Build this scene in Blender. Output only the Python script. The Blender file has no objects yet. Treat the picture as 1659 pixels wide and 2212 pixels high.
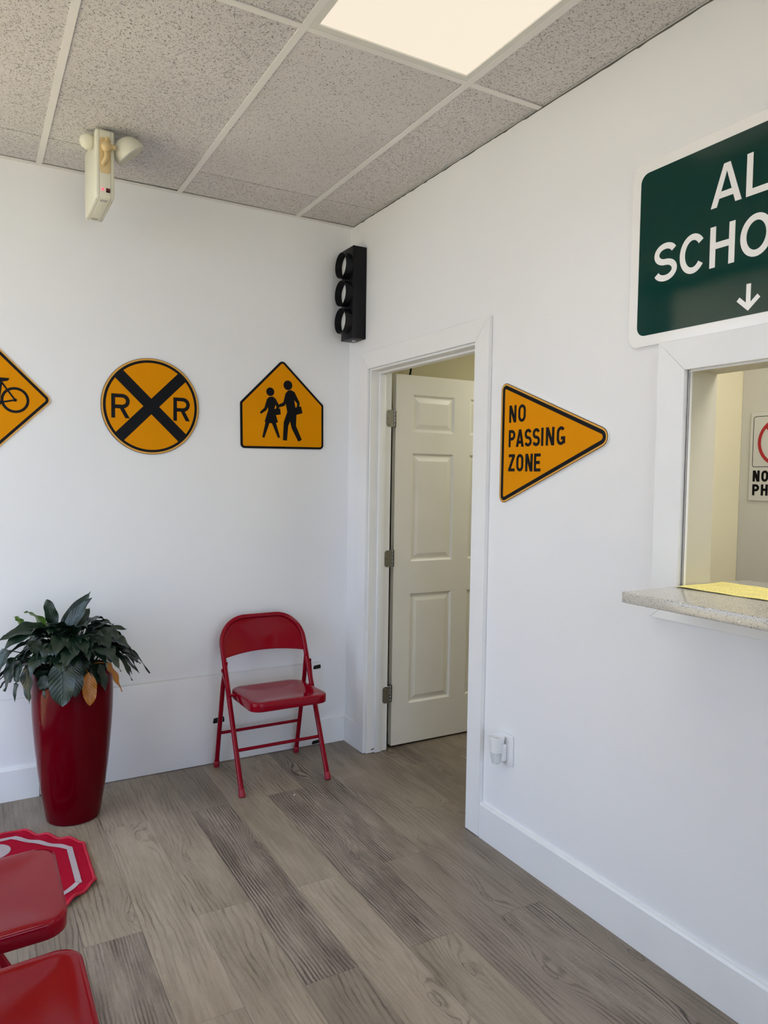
import bpy, math, random, json
from mathutils import Vector, Matrix
from math import sin, cos, pi, radians, sqrt, atan2

SC = bpy.context.scene
COL = SC.collection
random.seed(7)

# ------------------------------------------------------------------ camera
CX, CY, CZ = -1.8235, -3.6104, 1.4728
YAW, PITCH, ROLL, FPX = 0.5176, -0.0474, 0.0148, 1575.63
f_ = Vector((sin(YAW) * cos(PITCH), cos(YAW) * cos(PITCH), sin(PITCH)))
r_ = Vector((cos(YAW), -sin(YAW), 0))
u_ = r_.cross(f_)
R2 = r_ * cos(ROLL) + u_ * sin(ROLL)
U2 = -r_ * sin(ROLL) + u_ * cos(ROLL)
cam_data = bpy.data.cameras.new('camera')
cam = bpy.data.objects.new('camera', cam_data)
COL.objects.link(cam)
mw = Matrix(((R2.x, U2.x, -f_.x, CX), (R2.y, U2.y, -f_.y, CY), (R2.z, U2.z, -f_.z, CZ), (0, 0, 0, 1)))
cam.matrix_world = mw
cam_data.sensor_fit = 'HORIZONTAL'
cam_data.sensor_width = 36
cam_data.lens = FPX * 36 / 1659
cam_data.clip_start = 0.05
SC.camera = cam

# ------------------------------------------------------------------ world, light, exposure
H = 2.821                      # ceiling height
XL, XH, YF = -2.38, 1.8, -5.6  # shop-front wall, far hall wall, wall behind the camera
SC.view_settings.view_transform = 'Standard'
SC.view_settings.look = 'None'
SC.view_settings.gamma = 1
SC.view_settings.use_curve_mapping = False
SC.view_settings.exposure = 0.05
world = bpy.data.worlds.new('sky')
SC.world = world
world.use_nodes = True
bg = world.node_tree.nodes['Background']
bg.inputs[0].default_value = (0.59, 0.735, 1.0, 1)
bg.inputs[1].default_value = 3.9


def area(name, loc, sx, sy, power, color, rot=(0, 0, 0), spread=180, portal=False):
    d = bpy.data.lights.new(name, 'AREA')
    d.shape = 'RECTANGLE'
    d.size, d.size_y = sx, sy
    d.energy = power
    d.color = color
    d.spread = radians(spread)
    if portal:
        d.cycles.is_portal = True
    o = bpy.data.objects.new(name, d)
    o.location = loc
    o.rotation_euler = rot
    COL.objects.link(o)
    return o


WARM = (1.0, 0.98, 0.95)
PANEL_W, HALL_W, OFFICE_W = 2.3, 9.0, 12.2
SUN_E, SUN_C = 21.5, (1, .84, .48)
# warm sunlight on the pavement outside; it comes over the roof, so none falls in directly
sun_d = bpy.data.lights.new('sun', 'SUN')
sun_d.energy = SUN_E
sun_d.color = SUN_C
sun_d.angle = radians(1)
sun = bpy.data.objects.new('sun', sun_d)
sun.rotation_euler = (radians(-25), radians(38), 0)
COL.objects.link(sun)
# daylight portals in the two glazed openings (they only guide the sampling of the sky)
area('daylight_portal', (XL, -.96, 1.42), 2.7, 1.7, 1, (1, 1, 1), (0, radians(-90), 0), portal=True)
area('daylight_portal', (-1.2, YF, 1.35), 2.1, 2.5, 1, (1, 1, 1), (radians(90), 0, 0), portal=True)

# ------------------------------------------------------------------ materials


def nodes(name):
    m = bpy.data.materials.new(name)
    m.use_nodes = True
    nt = m.node_tree
    return m, nt, nt.nodes['Principled BSDF']


def N(nt, typ, **kw):
    n = nt.nodes.new(typ)
    for k, v in kw.items():
        if isinstance(k, str) and hasattr(n, k):
            setattr(n, k, v)
    return n


def L(nt, a, b):
    nt.links.new(a, b)


def srgb(r, g, b):
    f = lambda c: (c / 255 / 12.92) if c <= 10 else ((c / 255 + .055) / 1.055) ** 2.4
    return (f(r), f(g), f(b), 1)


def math_(nt, op, a, b=None, c=None):
    n = nt.nodes.new('ShaderNodeMath')
    n.operation = op
    for i, x in enumerate((a, b, c)):
        if x is None:
            continue
        if isinstance(x, (int, float)):
            n.inputs[i].default_value = x
        else:
            L(nt, x, n.inputs[i])
    return n.outputs[0]


def ramp(nt, fac, stops):
    n = nt.nodes.new('ShaderNodeValToRGB')
    e = n.color_ramp.elements
    while len(e) < len(stops):
        e.new(.5)
    for el, (p, c) in zip(e, stops):
        el.position = p
        el.color = c if len(c) == 4 else (*c, 1)
    L(nt, fac, n.inputs[0])
    return n.outputs[0]


def noise(nt, vec, scale, detail=3, rough=.5, dist=0):
    n = nt.nodes.new('ShaderNodeTexNoise')
    n.inputs['Scale'].default_value = scale
    n.inputs['Detail'].default_value = detail
    n.inputs['Roughness'].default_value = rough
    n.inputs['Distortion'].default_value = dist
    if vec is not None:
        L(nt, vec, n.inputs['Vector'])
    return n.outputs[0]


def mapping(nt, vec, scale=(1, 1, 1), loc=(0, 0, 0)):
    n = nt.nodes.new('ShaderNodeMapping')
    n.inputs['Scale'].default_value = scale
    n.inputs['Location'].default_value = loc
    L(nt, vec, n.inputs['Vector'])
    return n.outputs[0]


def bump(nt, bsdf, h, strength=.2, dist=.01):
    n = nt.nodes.new('ShaderNodeBump')
    n.inputs['Strength'].default_value = strength
    n.inputs['Distance'].default_value = dist
    L(nt, h, n.inputs['Height'])
    L(nt, n.outputs[0], bsdf.inputs['Normal'])


def plain(name, col, rough=.5, metal=0, coat=0, spec=.5, fine=0, fscale=200):
    m, nt, b = nodes(name)
    b.inputs['Base Color'].default_value = col
    b.inputs['Roughness'].default_value = rough
    b.inputs['Metallic'].default_value = metal
    b.inputs['Coat Weight'].default_value = coat
    b.inputs['Coat Roughness'].default_value = .04
    b.inputs['Specular IOR Level'].default_value = spec
    tc = N(nt, 'ShaderNodeTexCoord')
    # slight tone variation so that no surface is perfectly even
    nz = noise(nt, tc.outputs['Object'], 6, 3)
    mx = nt.nodes.new('ShaderNodeMix')
    mx.data_type = 'RGBA'
    mx.inputs[6].default_value = tuple(c * .95 for c in col[:3]) + (1,)
    mx.inputs[7].default_value = tuple(min(1, c * 1.04) for c in col[:3]) + (1,)
    L(nt, nz, mx.inputs[0])
    L(nt, mx.outputs[2], b.inputs['Base Color'])
    if fine:
        bump(nt, b, noise(nt, tc.outputs['Object'], fscale, 2), fine, .002)
    return m


def wall_paint(name, col, fine=.15, fscale=160, scuff=True):
    m, nt, b = nodes(name)
    tc = N(nt, 'ShaderNodeTexCoord').outputs['Object']
    base = noise(nt, tc, 1.3, 4)
    c = ramp(nt, base, [(.3, tuple(x * .975 for x in col[:3])), (.7, col[:3])])
    if scuff:
        sc = noise(nt, mapping(nt, tc, (1, 1, 1.6)), 9, 5, .65)
        sf = ramp(nt, sc, [(.70, (0, 0, 0)), (.80, (1, 1, 1))])
        mx = nt.nodes.new('ShaderNodeMix')
        mx.data_type = 'RGBA'
        L(nt, math_(nt, 'MULTIPLY', sf, .10), mx.inputs[0])
        L(nt, c, mx.inputs[6])
        mx.inputs[7].default_value = (.35, .34, .33, 1)
        c = mx.outputs[2]
    L(nt, c, b.inputs['Base Color'])
    b.inputs['Roughness'].default_value = .55
    b.inputs['Specular IOR Level'].default_value = .35
    bump(nt, b, noise(nt, tc, fscale, 3), fine, .002)
    return m


def ceiling_tile_mat(name, col, sc, thr, depth=.6):
    m, nt, b = nodes(name)
    tc = N(nt, 'ShaderNodeTexCoord')
    oi = N(nt, 'ShaderNodeObjectInfo')
    off = nt.nodes.new('ShaderNodeVectorMath')
    off.operation = 'ADD'
    L(nt, tc.outputs['Object'], off.inputs[0])
    L(nt, math_(nt, 'MULTIPLY', oi.outputs['Random'], 37), off.inputs[1])
    v = off.outputs[0]
    # fissures: short worm holes = thresholded, distorted noise, and small pin holes
    vor = nt.nodes.new('ShaderNodeTexVoronoi')
    vor.inputs['Scale'].default_value = sc
    dn = nt.nodes.new('ShaderNodeVectorMath')
    dn.operation = 'MULTIPLY_ADD'
    nz = nt.nodes.new('ShaderNodeTexNoise')
    nz.inputs['Scale'].default_value = sc * 1.5
    L(nt, v, nz.inputs['Vector'])
    L(nt, nz.outputs['Color'], dn.inputs[0])
    dn.inputs[1].default_value = (.020, .020, .020)
    L(nt, v, dn.inputs[2])
    L(nt, dn.outputs[0], vor.inputs['Vector'])
    hole = ramp(nt, vor.outputs['Distance'], [(thr * .75, (1, 1, 1)), (thr, (0, 0, 0))])
    # only some cells carry a hole
    pick = math_(nt, 'GREATER_THAN', nt.nodes.new('ShaderNodeSeparateColor').outputs[0], 0)
    sep = nt.nodes['Separate Color'] if 'Separate Color' in nt.nodes else [n for n in nt.nodes if n.type == 'SEPARATE_COLOR'][0]
    L(nt, vor.outputs['Color'], sep.inputs[0])
    pick = math_(nt, 'GREATER_THAN', sep.outputs[0], .42)
    hole = math_(nt, 'MULTIPLY', hole, pick)
    v2 = nt.nodes.new('ShaderNodeTexVoronoi')
    v2.inputs['Scale'].default_value = sc * 2.3
    L(nt, v, v2.inputs['Vector'])
    pin = ramp(nt, v2.outputs['Distance'], [(.12, (1, 1, 1)), (.2, (0, 0, 0))])
    hole = math_(nt, 'MAXIMUM', hole, math_(nt, 'MULTIPLY', pin, .6))
    tone = ramp(nt, noise(nt, v, 2.2, 4), [(.3, tuple(x * .9 for x in col[:3])), (.7, col[:3])])
    mx = nt.nodes.new('ShaderNodeMix')
    mx.data_type = 'RGBA'
    L(nt, hole, mx.inputs[0])
    L(nt, tone, mx.inputs[6])
    mx.inputs[7].default_value = (.06, .05, .045, 1)
    L(nt, mx.outputs[2], b.inputs['Base Color'])
    b.inputs['Roughness'].default_value = .9
    b.inputs['Specular IOR Level'].default_value = .1
    rough = noise(nt, v, 90, 4, .6)
    bump(nt, b, math_(nt, 'SUBTRACT', rough, math_(nt, 'MULTIPLY', hole, 2.0)), depth, .003)
    return m


def plank_mat(name, light, dark, line, freq, contrast, lw=.6):
    """wood-look vinyl: fibres along y, wavy cathedral lines, knots"""
    m, nt, b = nodes(name)
    tc = N(nt, 'ShaderNodeTexCoord')
    oi = N(nt, 'ShaderNodeObjectInfo')
    comb = nt.nodes.new('ShaderNodeCombineXYZ')
    L(nt, math_(nt, 'MULTIPLY', oi.outputs['Random'], 11.3), comb.inputs[0])
    L(nt, math_(nt, 'MULTIPLY', oi.outputs['Random'], 53.7), comb.inputs[1])
    add = nt.nodes.new('ShaderNodeVectorMath')
    add.operation = 'ADD'
    L(nt, tc.outputs['Object'], add.inputs[0])
    L(nt, comb.outputs[0], add.inputs[1])
    v = add.outputs[0]
    sep = nt.nodes.new('ShaderNodeSeparateXYZ')
    L(nt, v, sep.inputs[0])
    x, y = sep.outputs[0], sep.outputs[1]
    # knots sit in sparse cells; the growth lines swerve round them
    vor = nt.nodes.new('ShaderNodeTexVoronoi')
    vor.voronoi_dimensions = '2D'
    vor.inputs['Scale'].default_value = 1.0
    L(nt, mapping(nt, v, (6.2, 2.3, 1)), vor.inputs['Vector'])
    d = vor.outputs['Distance']
    sk = nt.nodes.new('ShaderNodeSeparateColor')
    L(nt, vor.outputs['Color'], sk.inputs[0])
    has = math_(nt, 'GREATER_THAN', sk.outputs[0], .66)
    d2 = math_(nt, 'MULTIPLY', d, d)
    g = math_(nt, 'MULTIPLY', math_(nt, 'POWER', 2.718, math_(nt, 'MULTIPLY', d2, -16.0)), has)
    core = math_(nt, 'MULTIPLY', math_(nt, 'POWER', 2.718, math_(nt, 'MULTIPLY', d2, -260.0)), has)
    rim = ramp(nt, d, [(.058, (0, 0, 0)), (.068, (1, 1, 1)), (.072, (1, 1, 1)), (.082, (0, 0, 0))])
    rim = math_(nt, 'MULTIPLY', rim, has)
    warp = noise(nt, mapping(nt, v, (4.5, 1.0, 0)), 1.0, 2, .45)
    warp2 = noise(nt, mapping(nt, v, (34, 10, 0)), 1.0, 3)
    ph = math_(nt, 'MULTIPLY', x, freq)
    ph = math_(nt, 'ADD', ph, math_(nt, 'MULTIPLY', warp, 46.0))
    ph = math_(nt, 'ADD', ph, math_(nt, 'MULTIPLY', warp2, 5.5))
    ph = math_(nt, 'ADD', ph, math_(nt, 'MULTIPLY', g, 20.0))
    s = math_(nt, 'SINE', ph)
    lines = ramp(nt, math_(nt, 'MULTIPLY_ADD', s, .5, .5), [(lw, (0, 0, 0)), (1.0, (1, 1, 1))])
    amp = ramp(nt, noise(nt, mapping(nt, v, (9, 1.5, 0)), 1.0, 3), [(.40, (.05, .05, .05)), (.62, (1, 1, 1))])
    breaks = noise(nt, mapping(nt, v, (45, 5, 0)), 1.0, 4, .65)
    amp = math_(nt, 'MULTIPLY', amp, ramp(nt, breaks, [(.35, (.35, .35, .35)), (.6, (1, 1, 1))]))
    fibre = noise(nt, mapping(nt, v, (420, 12, 0)), 1.0, 3, .65)
    fibre2 = noise(nt, mapping(nt, v, (120, 5, 0)), 1.0, 4, .65)
    cloud = noise(nt, mapping(nt, v, (10, 2.4, 0)), 1.0, 5, .6)
    cross = noise(nt, mapping(nt, v, (60, 160, 0)), 1.0, 2, .5)
    val = math_(nt, 'MULTIPLY', math_(nt, 'MULTIPLY', lines, amp), contrast)
    val = math_(nt, 'ADD', val, math_(nt, 'MULTIPLY_ADD', fibre, .55, -.275))
    val = math_(nt, 'ADD', val, math_(nt, 'MULTIPLY_ADD', fibre2, .8, -.40))
    val = math_(nt, 'ADD', val, math_(nt, 'MULTIPLY_ADD', cross, .22, -.11))
    val = math_(nt, 'ADD', val, math_(nt, 'MULTIPLY_ADD', cloud, 1.5, -.52))
    val = math_(nt, 'ADD', val, math_(nt, 'MULTIPLY', core, .22))
    val = math_(nt, 'ADD', val, math_(nt, 'MULTIPLY', rim, .38))
    c = ramp(nt, val, [(0.0, light), (.5, dark), (1.0, line)])
    # overall tone differs a little from plank to plank
    hsv = nt.nodes.new('ShaderNodeHueSaturation')
    L(nt, c, hsv.inputs['Color'])
    L(nt, math_(nt, 'MULTIPLY_ADD', oi.outputs['Random'], .18, .91), hsv.inputs['Value'])
    L(nt, hsv.outputs[0], b.inputs['Base Color'])
    b.inputs['Specular IOR Level'].default_value = .35
    L(nt, math_(nt, 'MULTIPLY_ADD', fibre2, .15, .36), b.inputs['Roughness'])
    bump(nt, b, math_(nt, 'ADD', math_(nt, 'MULTIPLY', fibre, .7), math_(nt, 'MULTIPLY', lines, -.4)), .16, .0015)
    return m


def quartz_mat():
    m, nt, b = nodes('quartz')
    tc = N(nt, 'ShaderNodeTexCoord').outputs['Object']
    v = nt.nodes.new('ShaderNodeTexVoronoi')
    v.inputs['Scale'].default_value = 310
    L(nt, tc, v.inputs['Vector'])
    dots = ramp(nt, v.outputs['Distance'], [(.32, (1, 1, 1)), (.42, (0, 0, 0))])
    sep = nt.nodes.new('ShaderNodeSeparateColor')
    L(nt, v.outputs['Color'], sep.inputs[0])
    dark = math_(nt, 'MULTIPLY', dots, math_(nt, 'GREATER_THAN', sep.outputs[0], .50))
    v2 = nt.nodes.new('ShaderNodeTexVoronoi')
    v2.inputs['Scale'].default_value = 60
    L(nt, tc, v2.inputs['Vector'])
    sep2 = nt.nodes.new('ShaderNodeSeparateColor')
    L(nt, v2.outputs['Color'], sep2.inputs[0])
    spark = math_(nt, 'MULTIPLY', math_(nt, 'LESS_THAN', v2.outputs['Distance'], .10), math_(nt, 'GREATER_THAN', sep2.outputs[1], .72))
    base = ramp(nt, noise(nt, tc, 300, 3), [(.3, (.50, .47, .41)), (.7, (.64, .61, .54))])
    mx = nt.nodes.new('ShaderNodeMix')
    mx.data_type = 'RGBA'
    L(nt, dark, mx.inputs[0])
    L(nt, base, mx.inputs[6])
    mx.inputs[7].default_value = (.08, .08, .08, 1)
    mx2 = nt.nodes.new('ShaderNodeMix')
    mx2.data_type = 'RGBA'
    L(nt, spark, mx2.inputs[0])
    L(nt, mx.outputs[2], mx2.inputs[6])
    mx2.inputs[7].default_value = (.95, .95, .93, 1)
    L(nt, mx2.outputs[2], b.inputs['Base Color'])
    b.inputs['Roughness'].default_value = .18
    b.inputs['Coat Weight'].default_value = .3
    return m


def leaf_mat(name, col, col2):
    m, nt, b = nodes(name)
    uv = N(nt, 'ShaderNodeUVMap').outputs[0]
    sep = nt.nodes.new('ShaderNodeSeparateXYZ')
    L(nt, uv, sep.inputs[0])
    au = math_(nt, 'ABSOLUTE', math_(nt, 'SUBTRACT', sep.outputs[0], .5))
    ph = math_(nt, 'SUBTRACT', math_(nt, 'MULTIPLY', sep.outputs[1], 62), math_(nt, 'MULTIPLY', au, 34))
    vein = math_(nt, 'MULTIPLY_ADD', math_(nt, 'SINE', ph), .5, .5)
    mid = ramp(nt, au, [(0.0, (1, 1, 1)), (.05, (0, 0, 0))])
    tc = N(nt, 'ShaderNodeTexCoord').outputs['Object']
    nz = noise(nt, tc, 30, 3)
    f = math_(nt, 'ADD', math_(nt, 'MULTIPLY', vein, .35), math_(nt, 'MULTIPLY', nz, .6))
    c = ramp(nt, f, [(.2, col), (.9, col2)])
    L(nt, c, b.inputs['Base Color'])
    b.inputs['Roughness'].default_value = .33
    b.inputs['Specular IOR Level'].default_value = .5
    bump(nt, b, math_(nt, 'SUBTRACT', vein, mid), .22, .002)
    return m


def rug_mat(name, col):
    m, nt, b = nodes(name)
    tc = N(nt, 'ShaderNodeTexCoord').outputs['Object']
    nz = noise(nt, tc, 420, 3, .7)
    c = ramp(nt, nz, [(.3, tuple(x * .55 for x in col[:3])), (.7, col[:3])])
    L(nt, c, b.inputs['Base Color'])
    b.inputs['Roughness'].default_value = .95
    b.inputs['Specular IOR Level'].default_value = .1
    bump(nt, b, nz, .8, .004)
    return m


def paper_mat():
    m, nt, b = nodes('yellow_paper')
    tc = N(nt, 'ShaderNodeTexCoord').outputs['Generated']
    sep = nt.nodes.new('ShaderNodeSeparateXYZ')
    L(nt, tc, sep.inputs[0])
    x, y = sep.outputs[0], sep.outputs[1]
    rows = math_(nt, 'GREATER_THAN', math_(nt, 'SINE', math_(nt, 'MULTIPLY', x, 240)), .1)
    words = math_(nt, 'GREATER_THAN', noise(nt, mapping(nt, tc, (38, 60, 0)), 1.0, 3, .6), .52)
    blocks = math_(nt, 'GREATER_THAN', noise(nt, mapping(nt, tc, (9, 3, 0)), 1.0, 1), .42)
    inx = math_(nt, 'MULTIPLY', math_(nt, 'GREATER_THAN', x, .08), math_(nt, 'LESS_THAN', x, .92))
    iny = math_(nt, 'MULTIPLY', math_(nt, 'GREATER_THAN', y, .07), math_(nt, 'LESS_THAN', y, .93))
    f = math_(nt, 'MULTIPLY', math_(nt, 'MULTIPLY', math_(nt, 'MULTIPLY', rows, words), blocks), math_(nt, 'MULTIPLY', inx, iny))
    mx = nt.nodes.new('ShaderNodeMix')
    mx.data_type = 'RGBA'
    L(nt, math_(nt, 'MULTIPLY', f, .6), mx.inputs[0])
    mx.inputs[6].default_value = (.82, .71, .24, 1)
    mx.inputs[7].default_value = (.10, .09, .04, 1)
    L(nt, mx.outputs[2], b.inputs['Base Color'])
    b.inputs['Roughness'].default_value = .7
    return m


def emit_mat(name, col, strength):
    m, nt, b = nodes(name)
    b.inputs['Base Color'].default_value = (.1, .1, .1, 1)
    b.inputs['Emission Color'].default_value = col
    b.inputs['Emission Strength'].default_value = strength
    return m


def glass_mat(name, tint=(1, 1, 1, 1)):
    m = bpy.data.materials.new(name)
    m.use_nodes = True
    nt = m.node_tree
    nt.nodes.remove(nt.nodes['Principled BSDF'])
    out = nt.nodes['Material Output']
    t = nt.nodes.new('ShaderNodeBsdfTransparent')
    t.inputs[0].default_value = tint
    g = nt.nodes.new('ShaderNodeBsdfGlossy')
    g.inputs['Roughness'].default_value = .02
    fr = nt.nodes.new('ShaderNodeFresnel')
    fr.inputs[0].default_value = 1.45
    mx = nt.nodes.new('ShaderNodeMixShader')
    geo = nt.nodes.new('ShaderNodeNewGeometry')
    L(nt, math_(nt, 'MULTIPLY', fr.outputs[0], math_(nt, 'SUBTRACT', 1.0, geo.outputs['Backfacing'])), mx.inputs[0])
    L(nt, t.outputs[0], mx.inputs[1])
    L(nt, g.outputs[0], mx.inputs[2])
    L(nt, mx.outputs[0], out.inputs[0])
    return m


M = {}
M['wall'] = wall_paint('white_wall', (.84, .84, .84))
M['wall_cream'] = wall_paint('cream_wall', (.84, .76, .51), .5, 60, False)
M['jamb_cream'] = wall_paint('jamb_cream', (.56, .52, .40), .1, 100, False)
M['wall_hall'] = wall_paint('hall_wall', (.62, .57, .38), .4, 60, False)
M['wall_grey'] = wall_paint('office_wall', (.66, .64, .57), .2, 100, False)
M['trim'] = plain('white_trim', (.83, .83, .82, 1), .35, fine=.05)
M['door'] = plain('door_paint', (.80, .78, .72, 1), .38, fine=.08, fscale=120)
M['board'] = plain('patch_board', (.78, .76, .75, 1), .4, fine=.05)
M['grid'] = plain('grid_metal', (.78, .76, .73, 1), .45)
M['tile'] = ceiling_tile_mat('fissured_tile', (.70, .675, .665), 150, .36)
M['tile_fine'] = ceiling_tile_mat('pinhole_tile', (.69, .665, .655), 125, .30, .4)
M['slab'] = plain('dark_plenum', (.03, .03, .03, 1), .9)
M['subfloor'] = plain('subfloor', (.03, .028, .025, 1), .9)
M['plank_light'] = plank_mat('plank_light', (.36, .30, .23), (.25, .203, .152), (.09, .07, .052), 330, .55)
M['plank_mid'] = plank_mat('plank_mid', (.27, .225, .177), (.185, .15, .116), (.07, .055, .042), 360, .55)
M['plank_dark'] = plank_mat('plank_dark', (.31, .26, .21), (.15, .12, .095), (.05, .038, .03), 520, .95, .35)
M['yellow'] = plain('sign_yellow', (.73, .27, .0002, 1), .42, spec=.05)
M['yellow_edge'] = plain('sign_edge_yellow', (.72, .36, .05, 1), .35, spec=.3)
M['black'] = plain('sign_black', (.0035, .0035, .0045, 1), .4, spec=.12)
M['white_plastic'] = plain('white_plastic', (.80, .80, .80, 1), .3)
M['sign_white'] = plain('sign_white', (.88, .87, .85, 1), .22, coat=.3)
M['notice_white'] = plain('notice_white', (.66, .65, .60, 1), .35)
M['sign_green'] = plain('sign_green', (.0004, .034, .027, 1), .08, spec=.26, fine=.02, fscale=90)
M['red_paint'] = plain('red_enamel', (.23, .0002, .009, 1), .10, spec=.24)
M['red_rubber'] = plain('red_rubber', (.28, .004, .02, 1), .5)
M['pot'] = plain('pot_gloss', (.092, .0001, .0035, 1), .13, spec=.14)
M['soil'] = plain('soil', (.03, .02, .014, 1), .95, fine=1, fscale=60)
M['leaf'] = leaf_mat('leaf_green', (.004, .013, .007), (.012, .033, .016))
M['leaf_young'] = leaf_mat('leaf_young', (.045, .095, .010), (.10, .17, .022))
M['leaf_dry'] = leaf_mat('leaf_dry', (.24, .075, .006), (.46, .18, .012))
M['stem'] = plain('stem_green', (.03, .07, .02, 1), .5)
M['black_plastic'] = plain('black_plastic', (.0035, .0032, .004, 1), .45, spec=.25)
M['lens'] = plain('signal_lens', (.72, .72, .70, 1), .25)
M['steel'] = plain('brushed_steel', (.34, .35, .37, 1), .35, metal=1)
M['em_white'] = plain('yellowed_plastic', (.72, .70, .56, 1), .4)
M['em_tan'] = plain('tan_plastic', (.62, .46, .22, 1), .38)
M['seam'] = plain('seam_dark', (.12, .11, .09, 1), .6)
M['vent'] = plain('vent_grey', (.42, .41, .36, 1), .5)
M['led'] = emit_mat('red_led', (1, .03, .08, 1), 2.5)
M['switch'] = plain('switch_red', (.12, .008, .012, 1), .3)
M['panel_glow'] = emit_mat('light_diffuser', (.965, .845, .68, 1), .88)
M['frame_white'] = plain('frame_white', (.72, .71, .66, 1), .4)
M['rug_red'] = rug_mat('rug_red', (.50, .006, .032))
M['rug_white'] = rug_mat('rug_white', (.62, .52, .55))
M['rug_edge'] = plain('rug_edge', (.42, .006, .025, 1), .7, fine=.4)
M['quartz'] = quartz_mat()
M['paper'] = paper_mat()
M['prohibit_red'] = plain('prohibition_red', (.42, .006, .012, 1), .4)
M['tape'] = plain('black_tape', (.006, .006, .006, 1), .25)
M['glass'] = glass_mat('clear_glass')
M['bulb_glass'] = plain('bulb_glass', (.72, .75, .74, 1), .08)
M['bulb_glass'].node_tree.nodes['Principled BSDF'].inputs['Alpha'].default_value = .45
M['aluminium'] = plain('aluminium', (.30, .30, .31, 1), .4, metal=1)
M['concrete'] = plain('pavement', (.46, .41, .29, 1), .9, fine=.4)
M['caulk'] = plain('caulk_line', (.16, .15, .13, 1), .8)

# ------------------------------------------------------------------ mesh helpers


class MB:
    def __init__(self):
        self.v, self.f, self.uv = [], [], {}

    def add(self, vs, fs):
        o = len(self.v)
        self.v += [tuple(p) for p in vs]
        self.f += [tuple(i + o for i in f) for f in fs]
        return self

    def box(self, x0, x1, y0, y1, z0, z1):
        return self.add([(x0, y0, z0), (x1, y0, z0), (x1, y1, z0), (x0, y1, z0), (x0, y0, z1), (x1, y0, z1), (x1, y1, z1), (x0, y1, z1)],
                        [(0, 3, 2, 1), (4, 5, 6, 7), (0, 1, 5, 4), (1, 2, 6, 5), (2, 3, 7, 6), (3, 0, 4, 7)])

    def loft(self, rings, close=True, cap0=False, cap1=False):
        n = len(rings[0])
        vs = [p for r in rings for p in r]
        fs = []
        for i in range(len(rings) - 1):
            for j in range(n if close else n - 1):
                k = (j + 1) % n
                fs.append((i * n + j, i * n + k, (i + 1) * n + k, (i + 1) * n + j))
        if cap0:
            fs.append(tuple(range(n))[::-1])
        if cap1:
            fs.append(tuple((len(rings) - 1) * n + j for j in range(n)))
        return self.add(vs, fs)

    def lathe(self, prof, n=32, center=(0, 0, 0), axis=(0, 0, 1), cap0=False, cap1=False):
        a = Vector(axis).normalized()
        t = a.orthogonal().normalized()
        s = a.cross(t)
        c = Vector(center)
        rings = [[c + a * z + (t * cos(2 * pi * j / n) + s * sin(2 * pi * j / n)) * max(r, 1e-5) for j in range(n)] for r, z in prof]
        return self.loft(rings, True, cap0, cap1)

    def tube(self, pts, rad, n=12, caps=True, closed=False):
        P = [Vector(p) for p in pts]
        rs = rad if isinstance(rad, (list, tuple)) else [rad] * len(P)
        rings = []
        prev = None
        m = len(P)
        for i in range(m):
            if closed:
                t = (P[(i + 1) % m] - P[i - 1]).normalized()
            else:
                t = (P[min(i + 1, m - 1)] - P[max(i - 1, 0)]).normalized()
            if prev is None:
                a = t.orthogonal().normalized()
            else:
                a = (prev - t * prev.dot(t)).normalized()
            prev = a
            b = t.cross(a)
            rings.append([P[i] + (a * cos(2 * pi * j / n) + b * sin(2 * pi * j / n)) * rs[i] for j in range(n)])
        if closed:
            rings.append(rings[0])
            return self.loft(rings, True)
        return self.loft(rings, True, caps, caps)

    def prism(self, poly, fn, w0, w1):
        """poly: list of (u,v); fn(u,v,w)->xyz"""
        n = len(poly)
        vs = [fn(u, v, w0) for u, v in poly] + [fn(u, v, w1) for u, v in poly]
        fs = [tuple(range(n))[::-1], tuple(range(n, 2 * n))] + [(j, (j + 1) % n, n + (j + 1) % n, n + j) for j in range(n)]
        return self.add(vs, fs)

    def ring(self, outer, inner, fn, w0, w1):
        n = len(outer)
        vs = [fn(u, v, w1) for u, v in outer] + [fn(u, v, w1) for u, v in inner] + [fn(u, v, w0) for u, v in outer] + [fn(u, v, w0) for u, v in inner]
        fs = []
        for j in range(n):
            k = (j + 1) % n
            fs += [(j, k, n + k, n + j), (2 * n + j, 2 * n + k, k, j), (n + j, n + k, 3 * n + k, 3 * n + j)]
        return self.add(vs, fs)

    def build(self, name, mat, parent=None, smooth=False, bevel=0, seg=2, angle=40, recalc=True):
        me = bpy.data.meshes.new(name)
        v = self.v
        if parent is not None:
            o = parent.location
            if parent.parent is not None:
                o = o + parent.parent.location
            v = [(p[0] - o.x, p[1] - o.y, p[2] - o.z) for p in v]
        me.from_pydata(v, [], self.f)
        import bmesh
        bm = bmesh.new()
        bm.from_mesh(me)
        if recalc:
            bmesh.ops.recalc_face_normals(bm, faces=bm.faces)
        if bevel:
            ed = [e for e in bm.edges if len(e.link_faces) == 2 and e.calc_face_angle(0) > radians(30)]
            bmesh.ops.bevel(bm, geom=ed, offset=bevel, segments=seg, affect='EDGES', profile=.5)
        if smooth or bevel:
            for f in bm.faces:
                f.smooth = True
            for e in bm.edges:
                if len(e.link_faces) == 2 and e.calc_face_angle(0) > radians(angle):
                    e.smooth = False
        bm.to_mesh(me)
        bm.free()
        me.materials.append(mat)
        ob = bpy.data.objects.new(name, me)
        COL.objects.link(ob)
        if parent is not None:
            ob.parent = parent
        return ob


CHILD = {}


def part(mb, name, mat, parent, **kw):
    o = mb.build(name, mat, parent, **kw)
    CHILD.setdefault(parent.name, []).append(o)
    return o


def tag(o, label=None, cat=None, group=None, kind=None):
    if label:
        o['label'] = label
    if cat:
        o['category'] = cat
    if group:
        o['group'] = group
    if kind:
        o['kind'] = kind
    return o


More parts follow.
